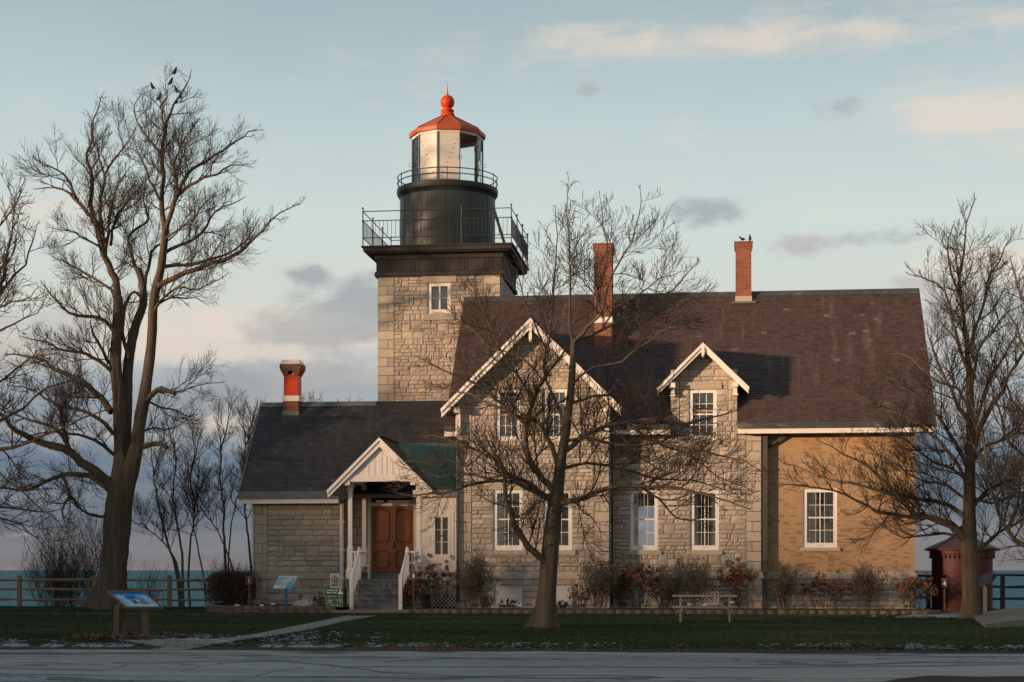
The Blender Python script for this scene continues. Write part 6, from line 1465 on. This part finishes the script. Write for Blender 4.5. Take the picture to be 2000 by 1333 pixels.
# (a) blue post panel by the wing
Y = 54.95; b0 = P(532, 1150.5, Y); b1 = P(570, 1150.5, Y); t1 = P(584.5, 1125, Y+.3); t0 = P(545, 1125, Y+.3)
pn = thing('post_panel', (PX(558, Y), Y, .19), 'small slanted pale blue info panel on a bright blue post by the wing', 'info panel')
A = V3(b1)-V3(b0); B = V3(t0)-V3(b0); n = A.cross(B).normalized(); O = V3(b0)
m = MB(); m.hexa([tuple(q-n*.025) for q in (O, O+A, O+A+B, O+B)]+[tuple(q) for q in (O, O+A, O+A+B, O+B)], 'panel_teal'); m.build('panel', pn)
m = MB()
for a0, a1, c0_, c1_, mm in ((.0, 1, .86, 1, 'panel_pale'), (.05, .3, .5, .72, 'panel_cream'), (.33, .6, .3, .75, 'panel_cream'), (.62, .96, .55, .8, 'panel_cream'), (.02, .42, .04, .28, 'panel_cream'), (.45, .62, .04, .28, 'sign_white'), (.66, .95, .06, .26, 'panel_blue')): quadpatch(m, O, A, B, a0, a1, c0_, c1_, .003, mm)
for a0, a1, c0_, c1_ in ((.08, .26, .55, .60), (.10, .22, .65, .70), (.70, .92, .62, .68), (.74, .86, .71, .76), (.38, .55, .34, .38), (.38, .50, .12, .16)): quadpatch(m, O, A, B, a0, a1, c0_, c1_, .006, 'sign_ink')
for k in range(5): quadpatch(m, O, A, B, .36+k*.045, .375+k*.045, .45, .68, .006, 'fence_wood')
m.build('graphics', pn)
m = MB(); xp_ = PX(558, Y+.1); m.box(xp_-.04, xp_+.04, Y+.08, Y+.16, .1, b0[2]+.05, 'post_blue'); m.build('post', pn)
# (b) wooden wayside panel on the lawn
Yl = G(228, 1247)[1]; wy = thing('wayside_panel', (PX(262, Yl), Yl, 0), 'large slanted blue info panel in a wooden frame on two posts', 'info panel')
fb = P(246, 1188.5, Yl-.15); fr_ = P(320, 1188.5, Yl-.15); tl = P(208, 1155, Yl+.42); tr_ = P(279, 1155, Yl+.42)
O = V3(fb); A = V3(fr_)-O; B = V3(tl)-O; n = A.cross(B).normalized()
m = MB()
for a0, a1, c0_, c1_, th in ((-.0, 1.0, -.0, .07, .07), (0, 1, .93, 1, .07), (0, .055, .07, .93, .07), (.945, 1, .07, .93, .07)):
    q = [O+A*a+B*b_ for a, b_ in ((a0, c0_), (a1, c0_), (a1, c1_), (a0, c1_))]; m.hexa([tuple(p-n*.045) for p in q]+[tuple(p+n*.018) for p in q], 'post_wood')
q = [O+A*a+B*b_ for a, b_ in ((.05, .06), (.95, .06), (.95, .94), (.05, .94))]; m.hexa([tuple(p-n*.04) for p in q]+[tuple(p-n*.03) for p in q], 'post_wood'); m.build('frame', wy)
m = MB(); quadpatch(m, O, A, B, .05, .95, .06, .94, 0, 'panel_pale')
quadpatch(m, O, A, B, .05, .95, .80, .94, .002, 'panel_deep'); quadpatch(m, O, A, B, .05, .95, .73, .80, .002, 'panel_blue'); quadpatch(m, O, A, B, .34, .78, .22, .70, .002, 'panel_blue'); quadpatch(m, O, A, B, .30, .60, .50, .74, .004, 'panel_deep'); quadpatch(m, O, A, B, .80, .95, .08, .7, .002, 'panel_pale')
for a0, a1, c0_, c1_, mm in ((.40, .50, .30, .44, 'evergreen'), (.50, .56, .34, .52, 'panel_cream'), (.56, .70, .28, .40, 'fence_wood'), (.42, .55, .22, .28, 'sign_white'), (.60, .68, .40, .47, 'table_wood')): quadpatch(m, O, A, B, a0, a1, c0_, c1_, .006, mm)
R = gfr(8)
for k in range(9): quadpatch(m, O, A, B, .08, .08+R.uniform(.14, .2), .62-k*.055, .62-k*.055+.018, .004, 'panel_teal')
for k in range(7): quadpatch(m, O, A, B, .82, .82+R.uniform(.07, .11), .60-k*.06, .60-k*.06+.02, .004, 'panel_teal')
m.build('graphics', wy)
for u in (229.5, 284.5):
    x = PX(u, Yl); x -= 0; m = MB(); zt = fb[2]+(.0 if u > 250 else .02)-.03; zt2 = zt+.12; m.hexa([(x-.055, Yl-.07, -.05), (x+.055, Yl-.07, -.05), (x+.055, Yl+.09, -.05), (x-.055, Yl+.09, -.05), (x-.055, Yl-.07, zt), (x+.055, Yl-.07, zt), (x+.055, Yl+.09, zt2-.02), (x-.055, Yl+.09, zt2-.02)], 'post_wood'); m.build('post', wy)
m = MB(); m.box(PX(229.5, Yl)+.056, PX(284.5, Yl)-.056, Yl-.02, Yl+.03, PZ(1227, Yl, 255), PZ(1211, Yl, 255), 'hut_roof' if False else 'fence_dark'); m.build('cross_board', wy)
# (c) far wayside panel by the right tree, seen from behind
Y = 52.4; w2 = thing('wayside_panel', (PX(1922, Y), Y, 0), 'dark slanted info panel on one post beside the right tree trunk', 'info panel')
c = [P(1911, 1146, Y-.3), P(1938, 1138, Y-.3), P(1949, 1122, Y+.25), P(1918, 1122, Y+.25)]; n = (V3(c[1])-V3(c[0])).cross(V3(c[3])-V3(c[0])).normalized()
m = MB(); m.hexa([tuple(V3(q)-n*.03) for q in c]+[tuple(V3(q)+n*.02) for q in c], 'fence_dark'); m.build('panel', w2); m = MB(); q0 = V3(c[0]); a_ = V3(c[1])-q0; b_ = V3(c[3])-q0; quadpatch(m, q0, a_, b_, .1, .9, .1, .9, .024, 'black_paint'); m.build('graphics', w2)
x = PX(1924, Y); m = MB(); m.box(x-.05, x+.05, Y-.05, Y+.05, -.05, PZ(1131, Y, 1924), 'gutter_grey'); m.build('post', w2)

# ================================================================== PICNIC TABLE
Y = 46.1; x0, x1 = PX(1313, Y-.3), PX(1441, Y-.3); xc = (x0+x1)/2; pt_ = thing('picnic_table', (xc, Y, 0), 'weathered wooden picnic table with pipe legs on the lawn before the house', 'picnic table')
zt = .74
m = MB()
for k in range(5): y = Y-.36+k*.15; m.box(x0+.01*(k % 2), x1-.008*(k % 3), y, y+.14, zt-.04, zt, 'table_wood')
m.build('tabletop', pt_)
for sy in (-.76, .62):
    m = MB(); m.box(x0-.01, x1, Y+sy-.07, Y+sy+.06, .40, .44, 'table_wood'); m.box(x0, x1-.01, Y+sy+.07, Y+sy+.20, .40, .44, 'table_wood'); m.build('seat', pt_)
for xx in (x0+.22, x1-.22):
    m = MB(); m.bar((xx, Y-.62, 0), (xx, Y-.22, zt-.041), .05, .09, 'table_wood'); m.bar((xx+.001, Y+.62, 0), (xx+.001, Y+.22, zt-.041), .05, .09, 'table_wood'); m.build('leg', pt_)
    m = MB(); m.box(xx+.026, xx+.064, Y-.80, Y+.80, .30, .399, 'table_wood'); m.build('cross_beam', pt_)
for sg_ in (-1, 1):
    m = MB(); xe = (x0+.25) if sg_ < 0 else (x1-.25); m.bar((xe+.045, Y, .34), (xc+sg_*.12, Y, zt-.05), .03, .04, 'pipe'); m.build('brace', pt_)

# plank walk at the right
m = MB(); R = gfr(19)
e0, e1 = G(1898, 1207), G(1925, 1228); f0, f1 = G(2075, 1190), G(2092, 1224)
n_ = 9
for k in range(n_):
    a = k/n_+.012; b_ = (k+1)/n_-.012; L = lambda p, q, t_: (p[0]+(q[0]-p[0])*t_, p[1]+(q[1]-p[1])*t_)
    A0, A1, B0, B1 = L(e0, e1, a), L(e0, e1, b_), L(f0, f1, a), L(f0, f1, b_); z0 = .015; z1 = .10+R.uniform(0, .02); z2 = z1+.22
    m.hexa([(*A1, z0), (*B1, z0), (*B0, z0), (*A0, z0), (*A1, z1), (*B1, z2), (*B0, z2), (*A0, z1)], 'boards', R.random())
tag(m.build('plank_ramp'), 'weathered pale plank ramp on the grass at the right edge', 'ramp')

# ================================================================== BIRDS
def bird_mesh():
    m = MB(); prof = [(-.155, .0, .004, .001), (-.13, .005, .013, .006), (-.09, .005, .022, .018), (-.05, .0, .045, .042), (0, .0, .058, .055), (.04, .012, .055, .053), (.075, .035, .040, .042), (.098, .055, .034, .036), (.120, .066, .030, .031), (.138, .068, .018, .019), (.150, .064, .007, .007), (.172, .060, .001, .001)]
    # spine along +x leaning up
    n = 12; V_ = []; tl_ = radians(38)
    for x, z, ry, rz in prof:
        for j in range(n):
            a = 2*pi*j/n; px_, pz_ = x, z+rz*sin(a); V_.append((px_*cos(tl_)-pz_*sin(tl_), ry*cos(a), px_*sin(tl_)+pz_*cos(tl_)+.10))
    m.raw(V_, [(i*n+j, i*n+(j+1) % n, (i+1)*n+(j+1) % n, (i+1)*n+j) for i in range(len(prof)-1) for j in range(n)]+[tuple(range(n)), tuple(reversed(range((len(prof)-1)*n, len(prof)*n)))], 'bird_feather'); return m
bird0 = thing('bird', (0, 0, 0), 'x', 'bird', 'small black birds perched in the old tree'); local(bird0)
bm_ = bird_mesh().build('body', bird0, smooth=True)
m = MB()
for s_ in (-.02, .02): m.tube([(0, s_, .075), (.012, s_, .0)], .004, 'bird_feather', 5)
m.build('legs', bird0)
BL = [(341, 141, 58.1, 0, 'black bird highest of all in the old tree'), (333, 161, 58.1, 0, 'black bird second from the top of the old tree'), (345, 177, 58.1, 3.1, 'black bird perched just right in the old tree crown, third down'), (298, 170, 58.7, 3.0, 'black bird farthest left on the old tree top twigs'),
      (311, 191, 58.7, 0.1, 'black bird on the inner left twig of the old tree'), (352, 188, 58.1, .4, 'black bird on the main top stem, lowest of the right cluster'), (377, 244, 58.1, 2.8, 'lone black bird on the twig far below the others')]
for i, (u, v, Y, rz, lab) in enumerate(BL):
    o = bird0 if i == 0 else copy_tree(bird0); x, y, z_ = P(u, v, Y); o.location = (x, Y, z_-.12); o.rotation_euler = (0, 0, rz); o['label'] = lab; s_ = 1.15 if i < 5 else .95; o.scale = (s_, s_, s_)
zc3 = PZ(475, 61.9, 1450)
for u, rz, lab in ((1453, pi, 'dark bird facing left on top of the right brick chimney'), (1467, .6, 'brownish bird on the right edge of the right brick chimney')):
    o = copy_tree(bird0); o.location = (PX(u, 61.6), 61.6, zc3+.0); o.rotation_euler = (0, 0, rz); o['label'] = lab; o['group'] = 'birds on the chimney'; o.scale = (.95, .95, .95); o.rotation_euler = (0, radians(32) if u < 1460 else -.5, rz)

# ================================================================== GRASS, LEAVES, SNOW
r_ = np.random.default_rng(77); n = 280000
y = 30.6+(62.8-30.6)*r_.random(n)**1.35; uu = r_.uniform(-30, 2030, n); a = (uu-1000)/F; tt = y/(cos(TH)+a*sin(TH)); x = tt*(a*cos(TH)-sin(TH))
keep = ~((y > ey-.15) & (x > PX(384, 55)) & (x < PX(1850, 55)))
def inpoly(px_, py_, poly):
    inside = np.zeros(len(px_), bool); j = len(poly)-1
    for i in range(len(poly)):
        xi, yi, xj, yj = *poly[i][:2], *poly[j][:2]; c_ = ((yi > py_) != (yj > py_)) & (px_ < (xj-xi)*(py_-yi)/(yj-yi+1e-12)+xi); inside ^= c_; j = i
    return inside
paths = [[G(*q) for q in [(672, 1203.5), (640, 1211), (560, 1227), (500, 1239), (420, 1251), (340, 1262), (285, 1272), (350, 1273), (410, 1262), (470, 1252), (540, 1242), (600, 1232), (672, 1215), (740, 1203.5)]],
         [G(*q) for q in [(235, 1241), (300, 1241), (370, 1249), (450, 1250), (430, 1259), (350, 1266), (290, 1262), (215, 1250)]], [G(*q) for q in [(1770, 1203), (1860, 1196), (1872, 1188), (1899, 1189), (1885, 1203), (1895, 1209)]]]
for p_ in paths: keep &= ~inpoly(x, y, p_)
rw = np.array([RY(q)+1.2+1.6*W_(q, 1) for q in x]); keep &= y > rw
x, y = x[keep], y[keep]; n = len(x); h = r_.uniform(.02, .055, n); d = r_.uniform(0, pi, n); w_ = r_.uniform(.006, .011, n); lx_, ly_ = r_.normal(0, .018, n), r_.normal(0, .018, n)
v = np.empty((n, 3, 3)); v[:, 0] = np.stack([x-w_*np.cos(d), y-w_*np.sin(d), np.zeros(n)], 1); v[:, 1] = np.stack([x+w_*np.cos(d), y+w_*np.sin(d), np.zeros(n)], 1); v[:, 2] = np.stack([x+lx_, y+ly_, h], 1)
mat('grass_blade', (.03, .05, .02), .8, tint=[(0, (.010, .026, .010)), (.6, (.022, .048, .018)), (.85, (.045, .055, .025)), (1, (.12, .10, .05))], fine=False)
struct(arr_mesh('grass', v.reshape(-1, 3), np.arange(n*3).reshape(n, 3), 'grass_blade', None, False, np.clip(r_.random(n)*.8+.16*(np.sin(x*.7+np.sin(y*.9))+np.sin(y*1.3+x*.25+1))+.12*np.sin(x*2.9)*np.sin(y*2.3), 0, 1)), 'stuff')
def smp_lawn(r_, n):
    y = 30.0+24*r_.random(n)**2.2; uu = r_.uniform(-30, 2030, n); a = (uu-1000)/F; t_ = y/(cos(TH)+a*sin(TH)); return np.stack([t_*(a*cos(TH)-sin(TH)), y, r_.uniform(.03, .05, n)], 1)
litter('fallen_leaves', 1500, smp_lawn, .028, 411)
def smp_way(r_, n):
    a = r_.uniform(0, 2*pi, n); q = 1.0+r_.normal(0, .16, n); c_ = G(262, 1247); X, Y_ = c_[0]+1.05*q*np.cos(a), c_[1]+.9*q*np.sin(a); k = (a < 5.6) | (a > 6.0); X = np.where(k, X, X-.8); return np.stack([X, Y_, r_.uniform(.02, .09, n)], 1)
litter('fallen_leaves', 2400, smp_way, .045, 421)
def smp_verge(r_, n):
    x = r_.uniform(-18, 15, n); y = np.array([RY(q) for q in x])+r_.uniform(.2, 2.2, n); return np.stack([x, y, r_.uniform(.015, .03, n)], 1)
litter('fallen_leaves', 3200, smp_verge, .028, 431)
def smp_root(r_, n):
    c_ = G(225, 1200); return np.stack([c_[0]+r_.normal(0, 1.8, n), c_[1]-.6+r_.normal(0, .7, n), r_.uniform(.02, .05, n)], 1)
litter('fallen_leaves', 900, smp_root, .04, 441)
# snow: ragged crusts of many small flat lumps
def snow(spots, seed, n_per):
    r_ = np.random.default_rng(seed); C_ = []; 
    for (u0, u1, v0, v1, dens) in spots:
        k = int(n_per*dens); uu = r_.uniform(u0, u1, k); vv = r_.uniform(v0, v1, k); cl = np.sin(uu*.09+seed)+np.sin(uu*.031+2)+np.sin(uu*.23+vv)+r_.normal(0, .7, k); 
        for u, v in zip(uu[cl > .25], vv[cl > .25]): C_.append(G(u, v))
    C_ = np.array(C_); k = len(C_); m = 6; an = np.arange(m)*2*pi/m; s_ = r_.uniform(.008, .028, k); pr = np.zeros((k, m+1, 3)); jit = r_.uniform(.6, 1.3, (k, m))
    pr[:, :m, 0] = C_[:, 0:1]+np.cos(an)*s_[:, None]*jit*3.2; pr[:, :m, 1] = C_[:, 1:2]+np.sin(an)*s_[:, None]*jit; pr[:, :m, 2] = .012; pr[:, m] = C_; pr[:, m, 2] = r_.uniform(.022, .038, k)
    idx = np.arange(k)[:, None, None]*(m+1)+np.stack([np.arange(m), (np.arange(m)+1) % m, np.full(m, m)], 1)[None]
    struct(arr_mesh('snow', pr.reshape(-1, 3), idx.reshape(-1, 3), 'snow', None, True), 'stuff')
snow([(0, 270, 1258, 1265, 1.4), (270, 420, 1241, 1252, .9), (500, 660, 1262, 1266, 1.0), (420, 620, 1242, 1262, .5), (560, 760, 1234, 1262, .35), (660, 920, 1258, 1265, .7), (900, 1200, 1257, 1266, .35), (1770, 2000, 1263, 1270, .8), (0, 130, 1250, 1258, .3), (1700, 1900, 1203, 1208, .9), (1480, 1800, 1259, 1266, .35), (0, 90, 1326, 1333, .8)], 5, 520)

# ================================================================== UNSEEN WOOD, ADDED TO SHADE THE LAWN AND LOWER WALLS (behind and left of the camera)
sx, sy = sin(SUN_AZ), cos(SUN_AZ); cxw, cyw = PX(1200, 57)-sx*135, 57-sy*135; pxw, pyw = cos(SUN_AZ), -sin(SUN_AZ)
r_ = np.random.default_rng(5); m = MB()
def topz(s):   # s: metres along the wood, + is towards the right end of the house as the light travels
    left = 1/(1+math.exp((s+8.4)/1.1)); mid = 1/(1+math.exp((s+1.6)/.7))
    return 12.8+3.2*left+2.6*mid+1.1*sin(s*.55)+.7*sin(s*1.3+2)+.5*sin(s*2.9+1)  # crest raised to the left to shade the wing and porch steps
n = 260; V_ = []; T_ = []
ss = np.linspace(-110, 110, n)
for s in ss:
    for dd, k in ((-6, 0), (-5, .7), (0, 1), (6, .65), (7, 0)): V_.append((cxw+pxw*s+sx*dd, cyw+pyw*s+sy*dd, (topz(s)-1.2)*k-1))
f = [(i*5+j, (i+1)*5+j, (i+1)*5+j+1, i*5+j+1) for i in range(n-1) for j in range(4)]
m.raw(V_, f, 'shade_trees'); wood = m.build('shade_wood'); struct(wood, 'stuff')
N_ = 26000; s = r_.uniform(-70, 70, N_); k = r_.random(N_)**1.6; tz = np.array([topz(q) for q in s]); pts = np.stack([cxw+pxw*s+sx*r_.uniform(-5, 5, N_), cyw+pyw*s+sy*r_.uniform(-5, 5, N_), tz-2.2+k*4.2], 1)
v, f, t_ = cards(pts, .20, 6); v = v.reshape(-1, 3)
struct(arr_mesh('shade_wood', v, f, 'shade_trees', None), 'stuff')
